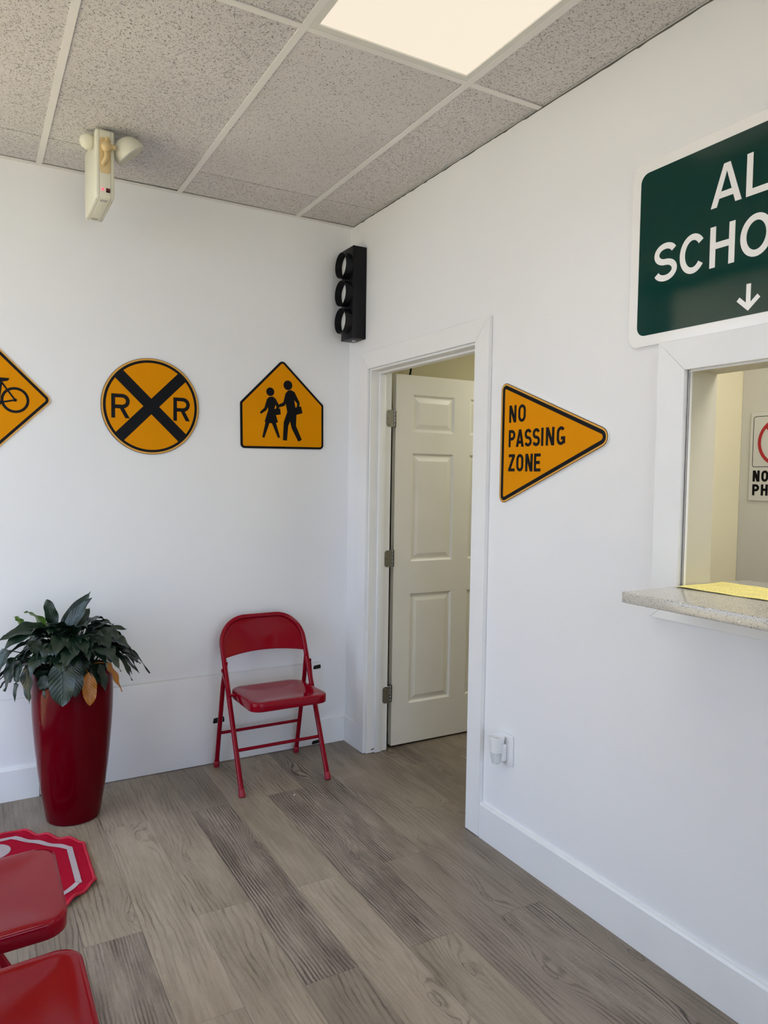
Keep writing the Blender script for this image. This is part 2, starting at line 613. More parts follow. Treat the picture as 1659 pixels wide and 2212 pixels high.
def empty(name, loc, label=None, cat=None, group=None, kind=None):
    o = bpy.data.objects.new(name, None)
    o.location = loc
    o.empty_display_size = .05
    COL.objects.link(o)
    return tag(o, label, cat, group, kind)


def copy_tree(o, parent=None):
    c = o.copy()
    COL.objects.link(c)
    c.parent = parent
    for ch in [x for x in CHILD.get(o.name, [])]:
        copy_tree(ch, c)
    return c


def rpoly(pts, rad, seg=6, inset=0):
    """rounded polygon, optionally inset (pts in ccw or cw order)"""
    n = len(pts)
    rad = rad if isinstance(rad, (list, tuple)) else [rad] * n
    P = [Vector(p) for p in pts]
    area2 = sum(P[i].x * P[(i + 1) % n].y - P[(i + 1) % n].x * P[i].y for i in range(n))
    sgn = 1 if area2 > 0 else -1
    out = []
    for i in range(n):
        a, b, c = P[i - 1], P[i], P[(i + 1) % n]
        d1, d2 = (b - a).normalized(), (c - b).normalized()
        n1, n2 = Vector((-d1.y, d1.x)) * sgn, Vector((-d2.y, d2.x)) * sgn
        k = 1 + n1.dot(n2)
        bi = b + (n1 + n2) / k * inset
        r = max(rad[i] - inset, 1e-4)
        ctr = b + (n1 + n2) / k * max(rad[i], inset + 1e-4)
        a1 = atan2(-n1.y, -n1.x)
        a2 = atan2(-n2.y, -n2.x)
        da = (a2 - a1 + pi) % (2 * pi) - pi
        for s in range(seg + 1):
            t = a1 + da * s / seg
            out.append((ctr.x + r * cos(t), ctr.y + r * sin(t)))
    return out


def circle(cx, cy, r, n=48, a0=0):
    return [(cx + r * cos(a0 + 2 * pi * i / n), cy + r * sin(a0 + 2 * pi * i / n)) for i in range(n)]


def ribbon(pts, t, closed=False):
    P = [Vector(p) for p in pts]
    n = len(P)
    Lf, Rt = [], []
    for i in range(n):
        if closed:
            d1, d2 = (P[i] - P[i - 1]).normalized(), (P[(i + 1) % n] - P[i]).normalized()
        else:
            d1 = (P[i] - P[i - 1]).normalized() if i > 0 else (P[1] - P[0]).normalized()
            d2 = (P[i + 1] - P[i]).normalized() if i < n - 1 else d1
        n1, n2 = Vector((-d1.y, d1.x)), Vector((-d2.y, d2.x))
        k = max(1 + n1.dot(n2), .35)
        m = (n1 + n2) / k * (t / 2)
        Lf.append(P[i] + m)
        Rt.append(P[i] - m)
    return Lf, Rt


def add_ribbon(mb, pts, t, fn, w0, w1, closed=False):
    A, B = ribbon(pts, t, closed)
    n = len(A)
    vs = [fn(p.x, p.y, w1) for p in A] + [fn(p.x, p.y, w1) for p in B] + [fn(p.x, p.y, w0) for p in A] + [fn(p.x, p.y, w0) for p in B]
    fs = []
    for j in range(n if closed else n - 1):
        k = (j + 1) % n
        fs += [(j, k, n + k, n + j), (2 * n + j, 2 * n + k, k, j), (n + j, n + k, 3 * n + k, 3 * n + j)]
    mb.add(vs, fs)


def arc(cx, cy, rx, ry, a0, a1, n=14):
    return [(cx + rx * cos(radians(a0 + (a1 - a0) * i / n)), cy + ry * sin(radians(a0 + (a1 - a0) * i / n))) for i in range(n + 1)]


def stad(w, h, t, a0, a1, n=30):
    """stadium-shaped path of a highway letter, angles like a circle"""
    r = w / 2 - t / 2
    out = []
    for i in range(n + 1):
        a = radians(a0 + (a1 - a0) * i / n)
        s = sin(a)
        cy = (h - t / 2 - r * 1.15) if s >= 0 else (t / 2 + r * 1.15)
        out.append((w / 2 + r * cos(a), cy + r * 1.15 * s))
    return out


def glyph(ch, w, h, t, rnd):
    """returns (ribbons, polygons)"""
    q = t / 2
    full = (lambda a0, a1: arc(w / 2, h / 2, w / 2 - q, h / 2 - q, a0, a1, 34)) if rnd else (lambda a0, a1: stad(w, h, t, a0, a1, 34))
    R, P = [], []
    if ch == 'N':
        R = [[(q, 0), (q, h)], [(w - q, 0), (w - q, h)]]
        P = [[(0, h), (t * 1.15, h), (w, 0), (w - t * 1.15, 0)]]
    elif ch == 'O':
        R = [full(0, 360 - 360 / 35)]
        return R, P, True
    elif ch == 'C':
        R = [full(38, 322)]
    elif ch == 'G':
        R = [full(38, 325) , [(w - q, h * .08), (w - q, h * .46)], [(w, h * .46 - q), (w * .52, h * .46 - q)]]
    elif ch == 'S':
        ry = (h - t) / 4
        rx = w / 2 - q
        R = [arc(w / 2, h / 2 + ry, rx * .96, ry, 22, 268, 20) + arc(w / 2, h / 2 - ry, rx, ry, 88, -158, 20)]
    elif ch == 'P' or ch == 'R':
        rb = h * .255
        R = [[(q, 0), (q, h)], [(q, h - q)] + arc(w - q - rb * .9, h - q - rb + q * .4, rb * .9, rb - q * .4, 90, -90, 14) + [(q, h - 2 * rb - q + q * .8)]]
        if ch == 'R':
            P = [[(w * .42, h * .45), (w * .42 + t * 1.1, h * .45), (w, 0), (w - t * 1.15, 0)]]
    elif ch == 'A':
        P = [[(0, 0), (t * 1.05, 0), (w / 2 + t * .35, h), (w / 2 - t * .55, h)], [(w, 0), (w - t * 1.05, 0), (w / 2 - t * .35, h), (w / 2 + t * .55, h)]]
        R = [[(w * .2, h * .27), (w * .8, h * .27)]]
    elif ch == 'Z':
        R = [[(w * .04, h - q), (w, h - q)], [(0, q), (w, q)]]
        P = [[(0, t * .6), (t * 1.15, t * .6), (w, h - t * .6), (w - t * 1.15, h - t * .6)]]
    elif ch == 'E':
        R = [[(q, 0), (q, h)], [(q, h - q), (w, h - q)], [(q, h / 2), (w * .88, h / 2)], [(q, q), (w, q)]]
    elif ch == 'L':
        R = [[(q, 0), (q, h)], [(q, q), (w, q)]]
    elif ch == 'I':
        R = [[(w / 2, 0), (w / 2, h)]]
    elif ch == 'H':
        R = [[(q, 0), (q, h)], [(w - q, 0), (w - q, h)], [(q, h * .52), (w - q, h * .52)]]
    elif ch == 'T':
        R = [[(w / 2, 0), (w / 2, h)], [(0, h - q), (w, h - q)]]
    return R, P, False


def text_mb(mat, root, items, h, t, fn, w0, w1, rnd=False):
    """items: (char, u_left, v_bottom, width); every letter is a part of its sign"""
    for ch, u0, v0, w in items:
        mb = MB()
        R, P, closed = glyph(ch, w, h, t, rnd)
        for i, r in enumerate(R):
            add_ribbon(mb, [(u0 + x, v0 + y) for x, y in r], t, fn, w0, w1 + .00025 * i, closed)
        for i, p in enumerate(P):
            mb.prism([(u0 + x, v0 + y) for x, y in p], fn, w0, w1 + .00025 * (i + 3))
        part(mb, 'letter', M[mat], root)


back = lambda u, v, w: (u, -w, v)            # on the back wall, u = world x
right = lambda u, v, w: (-w, -u, v)          # on the right wall, u = -world y

# ------------------------------------------------------------------ structure: floor
fl = MB().box(XL - .1, XH + .1, YF, .0, -.06, -.0045).build('floor', M['subfloor'])
tag(fl, kind='structure')
PW = .1785
dark_at = {(-.996, -.49), (-.639, -.49), (-.461, 0), (-.282, -1.73), (-1.531, -1.25), (-1.174, -1.73), (.075, 0)}
mid_at = {(-.282, -.49), (-.104, 0), (-.104, -1.25), (-.461, -1.25), (.253, 0), (-.282, 0), (-.996, 0), (-.996, -1.73), (-1.174, -.49), (-.818, -2.49)}
light_at = {(-.818, 0), (-.818, -1.25), (-1.531, 0), (-1.353, 0), (-1.353, -.49), (-.639, -1.73), (-1.174, 0), (-1.353, -1.73)}
pk = {}


def plank_mesh(w, ln, mat):
    key = (round(w, 3), round(ln, 3), mat)
    if key not in pk:
        g = .00025
        o = MB()
        b = .0006
        # top with a tiny bevel to the joint
        o.loft([[(g, g, -.0045), (w - g, g, -.0045), (w - g, ln - g, -.0045), (g, ln - g, -.0045)],
                [(g, g, -b), (w - g, g, -b), (w - g, ln - g, -b), (g, ln - g, -b)],
                [(g + b, g + b, 0), (w - g - b, g + b, 0), (w - g - b, ln - g - b, 0), (g + b, ln - g - b, 0)]], True, False, True)
        ob = o.build('plank', M[mat])
        pk[key] = ob.data
        ob.parent = fl
        return ob
    ob = bpy.data.objects.new('plank', pk[key])
    COL.objects.link(ob)
    ob.parent = fl
    return ob


rp = random.Random(3)
for k in range(-8, 16):
    x0 = -.996 + PW * k
    x1 = x0 + PW
    if x1 < XL + .02 or x0 > XH - .02:
        continue
    cx0, cx1 = max(x0, XL), min(x1, XH)
    ys = [0, -.49, -1.73, -2.97, -4.21, -5.45, YF] if k % 2 == 0 else [0, -1.25, -2.49, -3.73, -4.97, YF]
    for a, b in zip(ys[:-1], ys[1:]):
        key = (round(x0, 3), a)
        near = lambda S: any(abs(key[0] - q[0]) < .004 and abs(key[1] - q[1]) < .01 for q in S)
        if near(dark_at):
            mt = 'plank_dark'
        elif near(light_at):
            mt = 'plank_light'
        elif near(mid_at):
            mt = 'plank_mid'
        else:
            mt = rp.choice(['plank_light', 'plank_mid', 'plank_mid', 'plank_light', 'plank_mid'])
        p = plank_mesh(cx1 - cx0, a - b, mt)
        p.location = (cx0, b, 0)

# ------------------------------------------------------------------ structure: walls
TH = .12
DY0, DY1, DZ = -.255, -1.158, 2.024        # door opening between jambs
WY0, WY1, WZ0, WZ1 = -2.192, -3.42, 1.137, 1.795
tag(MB().box(XL, XH, 0, .12, -.06, 2.9).build('wall_back', M['wall']), kind='structure')
w = MB()
w.box(0, TH, DY0 + .012, 0, -.003, 2.9)
w.box(0, TH, DY1 - .012, DY0 + .012, DZ + .012, 2.9)
w.box(0, TH, WY0 + .01, DY1 - .012, -.003, 2.9)
w.box(0, TH, WY1 - .01, WY0 + .01, -.003, WZ0)
w.box(0, TH, WY1 - .01, WY0 + .01, WZ1 + .01, 2.9)
w.box(0, TH, YF, WY1 - .01, -.003, 2.9)
tag(w.build('wall_right', M['wall']), kind='structure')
tag(MB().box(XL - .1, -2.275, YF - .12, YF, -.06, 2.9).box(-.125, XH, YF - .12, YF, -.06, 2.9).box(-2.275, -.125, YF - .12, YF, -.06, .1).box(-2.275, -.125, YF - .12, YF, 2.6, 2.9).build('wall_front', M['wall']), kind='structure')
# hall and office behind the right wall
tag(MB().box(XH, XH + .1, YF, .12, 0, 2.9).build('wall_hall_end', M['wall_hall']), kind='structure')
tag(MB().box(TH + .001, XH - .001, -.012, -.0005, 0, 2.82).build('wall_hall_side', M['wall_hall']), kind='structure')
tag(MB().box(TH + .001, 1.02, -1.73, -1.63, 0, 2.82).build('wall_office_side', M['wall_cream']), kind='structure')
tag(MB().box(.92, 1.02, -5.5, -1.731, 0, 2.82).build('wall_office_end', M['wall_grey']), kind='structure')
tag(MB().box(TH + .001, .919, -4.3, -4.2, 0, 2.82).build('wall_office_front', M['wall_grey']), kind='structure')
# low bulkhead over the hall door
tag(MB().box(TH + .001, XH - .001, -1.62, -.013, 2.42, 2.50).build('ceiling_hall', M['wall_hall']), kind='structure')

# shop front on the left: header, kick wall, mullions, glass panes
GY = -1.80
sf = empty('window_1', (XL, -1.2, 0), kind='structure')
MB().box(XL - .1, XL, GY, 0, 2.77, 2.9).build('header', M['aluminium'], sf)
MB().box(XL - .1, XL, -.12, 0, -.06, 2.77).build('jamb', M['wall'], sf)
MB().box(XL - .08, XL - .02, GY, -.12, -.003, .09).build('sill', M['aluminium'], sf)
muls = [-.12, -1.15, GY]
for y in muls:
    MB().box(XL - .08, XL - .02, y - .025, y + .025, .09, 2.77).build('mullion', M['aluminium'], sf)
for a, b in zip(muls[:-1], muls[1:]):
    MB().box(XL - .053, XL - .047, b + .025, a - .025, .09, 2.77).build('pane', M['glass'], sf)
tag(MB().box(XL - .1, XL, YF, GY - .025, -.06, 2.9).build('wall_left', M['wall']), kind='structure')
# unseen glazed front behind the camera, added to light the back wall
sf = empty('window_added', (-1.2, YF, 0), kind='structure')
FX0, FX1 = -2.25, -.15
for x in (FX0, (FX0 + FX1) / 2, FX1):
    MB().box(x - .025, x + .025, YF - .09, YF - .03, .1, 2.6).build('mullion', M['aluminium'], sf)
MB().box(FX0 + .025, (FX0 + FX1) / 2 - .025, YF - .063, YF - .057, .1, 2.6).build('pane', M['glass'], sf)
MB().box((FX0 + FX1) / 2 + .025, FX1 - .025, YF - .063, YF - .057, .1, 2.6).build('pane', M['glass'], sf)
tag(MB().box(-18, 9, -24, 12, -.12, -.061).build('ground', M['concrete']), kind='structure')
tag(MB().box(XL - 1.3, XL - .1, YF - 1, 1, 2.78, 2.95).build('trim_added_canopy', M['trim']), kind='structure')  # unseen canopy, added to keep sky light off the upper walls

# baseboards
bb = MB()


def board_prof(mb, fn, u0, u1, t=.015, h=.146):
    pr = [(0, 0), (t, 0), (t, h - .008), (t - .004, h), (0, h)]
    mb.loft([[fn(u, z, ww) for ww, z in pr] for u in (u0, u1)], True, True, True)


b1 = MB()
board_prof(b1, right, 1.262, 5.59)
board_prof(b1, right, .0155, .164)
tag(b1.build('baseboard_right', M['trim']), kind='structure')
b2 = MB()
board_prof(b2, back, -.157, -.001)
board_prof(b2, back, -2.37, -1.56)
tag(b2.build('baseboard_back', M['trim']), kind='structure')
pb = MB().box(-1.56, -.157, -.010, 0, .004, .455)
tag(pb.build('trim_1', M['board'], bevel=.001), kind='structure')
tag(MB().box(-2.37, -.157, -.0012, 0, .458, .4600).build('trim_2', M['wall_grey']), kind='structure')

# ------------------------------------------------------------------ structure: ceiling
ceil = MB().box(XL, XH, YF, 0, 2.875, 2.95).build('ceiling', M['slab'])
tag(ceil, kind='structure')
gx = [-.323 - .6096 * i for i in range(4)]
gy = [-.304 - 1.2116 * i for i in range(5)]
xs = [-.002] + gx + [XL]
ys = [-.029] + gy + [YF]
bw = .012
rc = random.Random(5)
LAMPS = [(1, 2), (3, 2), (1, 4)]      # (column, row) cells that hold a light panel
for i in range(len(xs) - 1):
    for j in range(len(ys) - 1):
        if (i, j) in LAMPS:
            continue
        xa, xb, ya, yb = xs[i + 1], xs[i], ys[j + 1], ys[j]
        mt = M['tile_fine'] if (i, j) in ((1, 1),) else M['tile']
        o = MB()
        g = .002
        tl = rc.uniform(-.001, .0025)
        o.box(xa + g, xb - g, ya + g, yb - g, H + .004, H + .020)
        t = o.build('ceiling_tile', mt, ceil)
        # cut tiles sit a little uneven on the grid
        for v in t.data.vertices:
            v.co.z += tl * (1 if v.co.x > (xa + xb) / 2 else -.3)
for x in gx:
    MB().box(x - bw, x + bw, YF, -.024, H, H + .0035).box(x - .001, x + .001, YF, -.024, H + .003, H + .03).build('grid_bar', M['grid'], ceil)
for y in gy:
    for xa, xb in zip(xs[1:], xs[:-1]):
        hb_, zb_, mb_ = (.0035, H + .009, M['seam']) if y == gy[0] else (bw, H - .0004, M['grid'])
        MB().box(xa + (bw if xa > XL else 0), xb - (bw if xb < -.01 else 0), y - hb_, y + hb_, zb_, zb_ + .004).build('grid_bar', mb_, ceil)
MB().box(XL, -.001, -.024, -.0005, H - .0005, H + .0035).box(XL, -.001, -.003, -.0005, H + .002, H + .022).build('wall_angle', M['grid'], ceil)
# ragged dark strip standing for the shaded gap at the right wall's cut tiles
rg = MB()
yy = -.03
rr = random.Random(11)
pts = []
while yy > -5.5:
    pts.append((yy, rr.uniform(.0, .007) + (.005 if rr.random() < .15 else 0)))
    yy -= rr.uniform(.01, .05)
ring0 = [(-.0002, y, H + .004) for y, d in pts]
ring1 = [(-.003 - d * .2, y, H + .002 - d * .4) for y, d in pts]
ring2 = [(-.0002, y, H - .0005 - d * .45) for y, d in pts]
rg.loft([ring0, ring1, ring2], False)
tag(rg.build('trim_3', M['seam']), kind='structure')


def light_panel(i, j, label):
    xa, xb, ya, yb = xs[i + 1] + bw, xs[i] - bw, ys[j + 1] + bw, ys[j] - bw
    r = empty('ceiling_light', ((xa + xb) / 2, (ya + yb) / 2, H), label, 'light', 'ceiling light panels')
    o = rpoly([(xa, ya), (xb, ya), (xb, yb), (xa, yb)], .001, 1)
    n = rpoly([(xa, ya), (xb, ya), (xb, yb), (xa, yb)], .001, 1, .022)
    MB().ring(o, n, lambda u, v, w: (u, v, w), H + .012, H + .001).build('frame', M['frame_white'], r)
    MB().box(xa + .02, xb - .02, ya + .02, yb - .02, H + .006, H + .009).build('diffuser', M['panel_glow'], r)
    lt = area('panel_lamp', (r.location.x, r.location.y, H + .004), xb - xa - .06, yb - ya - .06, PANEL_W, WARM, spread=96)
    return r


light_panel(1, 2, 'glowing rectangular ceiling light panel beside the cut tiles along the right wall')
light_panel(3, 2, 'ceiling light panel by the glass shop front')
light_panel(1, 4, 'ceiling light panel behind the viewer on the right')


def room_lamp(x, y, z, sx, sy, wat, label, col=WARM):
    r = empty('ceiling_light', (x, y, z), label, 'light')
    MB().box(x - sx / 2 - .02, x + sx / 2 + .02, y - sy / 2 - .02, y + sy / 2 + .02, z - .03, z - .001).build('housing', M['frame_white'], r)
    MB().box(x - sx / 2, x + sx / 2, y - sy / 2, y + sy / 2, z - .034, z - .03).build('diffuser', M['panel_glow'], r)
    area('room_lamp', (x, y, z - .036), sx * .95, sy * .95, wat, col)


tag(MB().box(TH + .001, .919, -4.2, -1.731, 2.50, 2.58).build('ceiling_office', M['wall_grey']), kind='structure')
room_lamp(.5, -2.9, 2.50, .5, .9, OFFICE_W, 'light fitting on the office ceiling', (1, 1, 1))
room_lamp(1.15, -.9, 2.42, .5, .5, HALL_W, 'light fitting on the hall ceiling', (1, .98, .80))

# ------------------------------------------------------------------ door_1
dr = empty('door_1', (.06, -.7, 0), kind='structure')
cw, ct = .09, .018
yi0, yi1, zi = .243, 1.170, 2.033          # casing inner edges (u = -y)
yo0, yo1, zo = .164, 1.262, 2.122


def bprism(poly, fn, w0, w1, name, mat, par, bev=.0012):
    return MB().prism(poly, fn, w0, w1).build(name, mat, par, bevel=bev, seg=1)


bprism([(yo0, 0.002), (yi0, .002), (yi0, zi), (yo0, zo)], right, 0, ct, 'casing', M['trim'], dr)
bprism([(yo0 + .0003, zo), (yi0 + .0003, zi), (yi1 - .0003, zi), (yo1 - .0003, zo)], right, 0, ct, 'casing', M['trim'], dr)
bprism([(yi1, .002), (yo1, .002), (yo1, zo), (yi1, zi)], right, 0, ct, 'casing', M['trim'], dr)
# jambs, head and stops
MB().box(-.002, TH + .004, DY0, DY0 + .0115, .002, DZ + .0115).build('jamb', M['trim'], dr, bevel=.001, seg=1)
MB().box(-.002, TH + .004, DY1 - .0115, DY1, .002, DZ + .0115).build('jamb', M['trim'], dr, bevel=.001, seg=1)
MB().box(-.002, TH + .004, DY1, DY0, DZ, DZ + .0115).build('jamb', M['trim'], dr, bevel=.001, seg=1)
MB().box(.046, .084, DY0 - .011, DY0, .002, DZ).build('door_stop', M['trim'], dr, bevel=.002)
MB().box(.046, .084, DY1, DY1 + .011, .002, DZ).build('door_stop', M['trim'], dr, bevel=.002)
MB().box(.046, .084, DY1 + .011, DY0 - .011, DZ - .011, DZ).build('door_stop', M['trim'], dr, bevel=.002)
# six-panel slab, swung open against the hall wall
X0, X1, Y0, Y1, Z0, Z1 = .160, 1.028, -.240, -.205, .012, 2.025
px = [(.267, .540), (.648, .921)]
pz = [(.232, .840), (1.017, 1.606), (1.720, 1.922)]
slab = MB()
cols = [X0, px[0][0], px[0][1], px[1][0], px[1][1], X1]
rows = [Z0, pz[0][0], pz[0][1], pz[1][0], pz[1][1], pz[2][0], pz[2][1], Z1]
slab.box(cols[0], cols[1], Y0, Y1, Z0, Z1)
slab.box(cols[2], cols[3], Y0, Y1, Z0, Z1)
slab.box(cols[4], cols[5], Y0, Y1, Z0, Z1)
for c0, c1 in ((1, 2), (3, 4)):
    for r0 in (0, 2, 4, 6):
        slab.box(cols[c0], cols[c1], Y0, Y1, rows[r0], rows[r0 + 1])
sl = slab.build('door_slab', M['door'], dr)
for xa, xb in px:
    for za, zb in pz:
        p = MB()
        prof = [(0, 0), (.004, .003), (.010, .009), (.016, .010), (.024, .0085), (.042, .003), (.048, .0028)]
        rings = []
        for ins, dep in prof:
            rings.append([(xa + ins, Y0 + dep, za + ins), (xb - ins, Y0 + dep, za + ins), (xb - ins, Y0 + dep, zb - ins), (xa + ins, Y0 + dep, zb - ins)])
        p.loft(rings, True, False, True)
        rings = [[(x, Y0 + Y1 - y, z) for x, y, z in r] for r in rings]
        p.loft(rings, True, False, True)
        q = p.build('panel', M['door'], sl)
for z in (1.785, 1.040, .303):
    h = MB()
    lf = rpoly([(.094, z - .045), (.137, z - .045), (.137, z + .045), (.094, z + .045)], [.015, .001, .001, .015], 5)
    h.prism(lf, lambda u, v, w: (u, DY0 - w, v), .0, .002)
    h = h.build('hinge', M['steel'], dr, bevel=.0004, seg=1)
    k = MB()
    for q in range(5):
        k.lathe([(.0, -.0088), (.0052, -.0088), (.0058, -.008), (.0058, .008), (.0052, .0088), (0, .0088)], 14, (.1445, -.2495, z - .036 + .018 * q))
    k.lathe([(.003, 0), (.004, .002), (.0035, .005), (0, .006)], 12, (.1445, -.2495, z + .045))
    k.build('knuckle', M['steel'], h, smooth=True)
    lf = rpoly([(-.245, z - .045), (-.208, z - .045), (-.208, z + .045), (-.245, z + .045)], [.001, .012, .012, .001], 5)
    MB().prism(lf, lambda u, v, w: (X0 - w, u, v), .0, .002).build('hinge_leaf', M['steel'], h)
    for dz, dx in ((-.032, .108), (0, .102), (.032, .108)):
        MB().lathe([(.0035, .0), (.0025, .0012), (0, .0014)], 10, (dx, DY0 - .002, z + dz), (0, -1, 0)).build('screw', M['seam'], h, smooth=True)
# chipped paint marks at the foot of the frame
chip = MB()
chip.prism([(.272, .020), (.288, .026), (.300, .024), (.302, .021), (.286, .019), (.275, .014)], lambda u, v, w: (u * 1.2 - .30, DY0 - w, v), 0, .0004)
tag(chip.build('chip_mark', M['seam'], dr), 'dark chipped paint')

# cable hanging behind the door slab
P = [(.41, -.05, 2.40), (.385, -.05, 2.22), (.368, -.055, 2.12), (.355, -.06, 2.06), (.335, -.07, 1.99), (.30, -.08, 1.93), (.262, -.09, 1.89), (.238, -.10, 1.86), (.222, -.105, 1.82), (.22, -.105, 1.70), (.22, -.105, 1.45), (.215, -.10, .9), (.20, -.10, .5), (.20, -.10, .03)]
cbl = MB().tube(P, .006, 8).build('cable', M['black_plastic'], smooth=True)
tag(cbl, 'black cable hanging on the hall wall behind the open door', 'cable')

# ------------------------------------------------------------------ window_2 (service hatch)
wn = empty('window_2', (.06, -2.8, 1.1), kind='structure')
a0, a1, zt, zb = 2.186, 3.426, 1.797, 1.137
o0, o1, zT, zB = 2.091, 3.52, 1.888, 1.060
bprism([(o0, zB), (a0, zb + .0), (a0, zt), (o0, zT)], right, 0, ct, 'casing', M['trim'], wn)
bprism([(o0 + .0003, zT), (a0 + .0003, zt), (a1, zt), (o1, zT)], right, 0, ct, 'casing', M['trim'], wn)
bprism([(a1, zb), (o1, zB), (o1, zT), (a1, zt)], right, 0, ct, 'casing', M['trim'], wn)
bprism([(o0 + .0005, zB), (o1, zB), (a1, zb), (a0 + .0005, zb)], right, 0, ct, 'casing', M['trim'], wn)
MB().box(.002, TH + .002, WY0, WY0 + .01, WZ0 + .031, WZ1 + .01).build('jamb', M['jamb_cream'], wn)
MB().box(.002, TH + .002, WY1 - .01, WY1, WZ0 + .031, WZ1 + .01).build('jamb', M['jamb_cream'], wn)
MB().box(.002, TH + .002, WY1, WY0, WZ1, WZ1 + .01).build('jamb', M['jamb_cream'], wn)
MB().box(-.003, .008, WY0 - .003, WY0 + .003, WZ0 + .031, WZ1 - .0).build('edge_strip', M['trim'], wn, bevel=.001)
MB().box(-.003, .008, WY1, WY0 - .003, WZ1 - .003, WZ1 + .003).build('edge_strip', M['trim'], wn, bevel=.001)
MB().box(-.0045, -.003, WY0 - .0028, WY0 - .0015, WZ0 + .031, WZ1 - .004).build('caulk_line', M['caulk'], wn)

# quartz counter through the hatch
ct_ = MB()
CT0, CT1 = 1.137, 1.167
cp = rpoly([(-.257, -2.190), (-.257, -3.41), (.302, -3.41), (.302, -2.190)], [.012, .012, .01, .01], 5)
ct_.prism(cp, lambda u, v, w: (u, v, w), CT0, CT1)
co = ct_.build('counter', M['quartz'], bevel=.003, seg=3)
tag(co, 'speckled pale quartz counter top jutting out under the service hatch', 'counter')
# printed yellow sheet
pm = MB()
nx, ny = 14, 14
A, B, C, D = Vector((-.048, -2.196)), Vector((.168, -2.196)), Vector((.190, -2.470)), Vector((-.030, -2.480))
vs = []
for i in range(nx + 1):
    for j in range(ny + 1):
        s, t = i / nx, j / ny
        p = A * (1 - s) * (1 - t) + B * s * (1 - t) + C * s * t + D * (1 - s) * t
        z = CT1 + .0009 + .004 * (max(0, abs(s - .5) - .36) * 4) ** 2 * (1 + .5 * sin(t * 7)) + .003 * max(0, .2 - t) * 5 * max(0, .4 - s) + .001 * sin(t * 9 + s * 4) ** 2
        vs.append((p.x, p.y, z))
fs = [(i * (ny + 1) + j, (i + 1) * (ny + 1) + j, (i + 1) * (ny + 1) + j + 1, i * (ny + 1) + j + 1) for i in range(nx) for j in range(ny)]
pm.add(vs, fs)
tag(pm.build('paper_sheet', M['paper'], smooth=True, recalc=False), 'yellow printed sheet lying on the quartz counter', 'paper')

# ------------------------------------------------------------------ signs
PEN = json.loads('{"outer": [[-0.3946, 2.0775], [-0.1576, 1.8548], [-0.1548, 1.6185], [-0.6169, 1.6119], [-0.6212, 1.8461]], "girl": [[-0.4659, 1.8813], [-0.4454, 1.8838], [-0.43, 1.8728], [-0.4134, 1.8443], [-0.388, 1.8575], [-0.376, 1.9053], [-0.362, 1.9209], [-0.3448, 1.9244], [-0.3251, 1.9147], [-0.295, 1.8596], [-0.298, 1.8403], [-0.2875, 1.8424], [-0.2785, 1.8067], [-0.3135, 1.7959], [-0.3152, 1.738], [-0.2812, 1.6657], [-0.3016, 1.6552], [-0.3397, 1.7236], [-0.3495, 1.7598], [-0.3594, 1.7359], [-0.3659, 1.6581], [-0.3888, 1.6602], [-0.3846, 1.7551], [-0.3657, 1.8085], [-0.3745, 1.8508], [-0.381, 1.8396], [-0.4101, 1.83], [-0.4132, 1.8247], [-0.4048, 1.8237], [-0.4015, 1.794], [-0.4283, 1.7885], [-0.4166, 1.7526], [-0.428, 1.748], [-0.4042, 1.6741], [-0.4159, 1.6699], [-0.4505, 1.7451], [-0.4636, 1.7462], [-0.4911, 1.6678], [-0.5027, 1.6717], [-0.4856, 1.748], [-0.4899, 1.7535], [-0.4715, 1.8126], [-0.4746, 1.8273], [-0.48, 1.8115], [-0.5102, 1.7909], [-0.5169, 1.7991], [-0.4922, 1.8234], [-0.4789, 1.8681]], "hole1": [[-0.4319, 1.8409], [-0.4256, 1.8311], [-0.4295, 1.8214], [-0.4372, 1.8203]], "hole2": [[-0.3269, 1.8722], [-0.3099, 1.8542], [-0.3139, 1.8358], [-0.3193, 1.8346]]}')
T1, T2, T3 = .006, .0065, .0070


def sign_base(root, pts, rads, fn, bands, seg=8):
    """bands: list of (name, mat, inset_outer, inset_inner or None)"""
    for i, (nm, mt, a, b) in enumerate(bands):
        o = rpoly(pts, rads, seg, a)
        if b is None:
            MB().prism(o, fn, (0.0003 if i == 0 else T1 - .001), T1 if i == 0 else T2).build(nm, M[mt], root)
        else:
            MB().ring(o, rpoly(pts, rads, seg, b), fn, T1 - .001, T2 + .0002 * i).build(nm, M[mt], root)


# bicycle diamond
BX, BZ = -1.7315, 1.796
s = empty('bicycle_sign', (BX, -.003, BZ), 'yellow diamond road sign with a black bicycle, leftmost on the back wall', 'sign')
hd = .2400
dia = [(BX, BZ - hd), (BX + hd, BZ), (BX, BZ + hd), (BX - hd, BZ)]
sign_base(s, dia, .028, back, [('plate', 'yellow_edge', 0, None), ('border', 'black', .0062, .0180), ('face', 'yellow', .0180, None)])
bk = MB()
rw, lw = (-1.6435, 1.788), (-1.8195, 1.788)
for c in (rw, lw):
    add_ribbon(bk, circle(c[0], c[1], .0510, 40), .0115, back, T1, T3, True)
bbk, sc_, hd_ = (-1.709, 1.773), (-1.698, 1.866), (-1.792, 1.862)
for i, (a, b, t) in enumerate(((rw, bbk, .0075), (rw, sc_, .0075), (bbk, (-1.695, 1.876), .009), (bbk, hd_, .009), (sc_, hd_, .0075), (lw, hd_, .008), (hd_, (-1.787, 1.886), .008), ((-1.786, 1.886), (-1.816, 1.892), .009))):
    add_ribbon(bk, [a, b], t, back, T1, T3 + .00012 * (i + 1))
bk.prism([(-1.722, 1.882), (-1.668, 1.882), (-1.666, 1.878), (-1.672, 1.870), (-1.690, 1.866), (-1.722, 1.872)], back, T1, T3 + .0012)
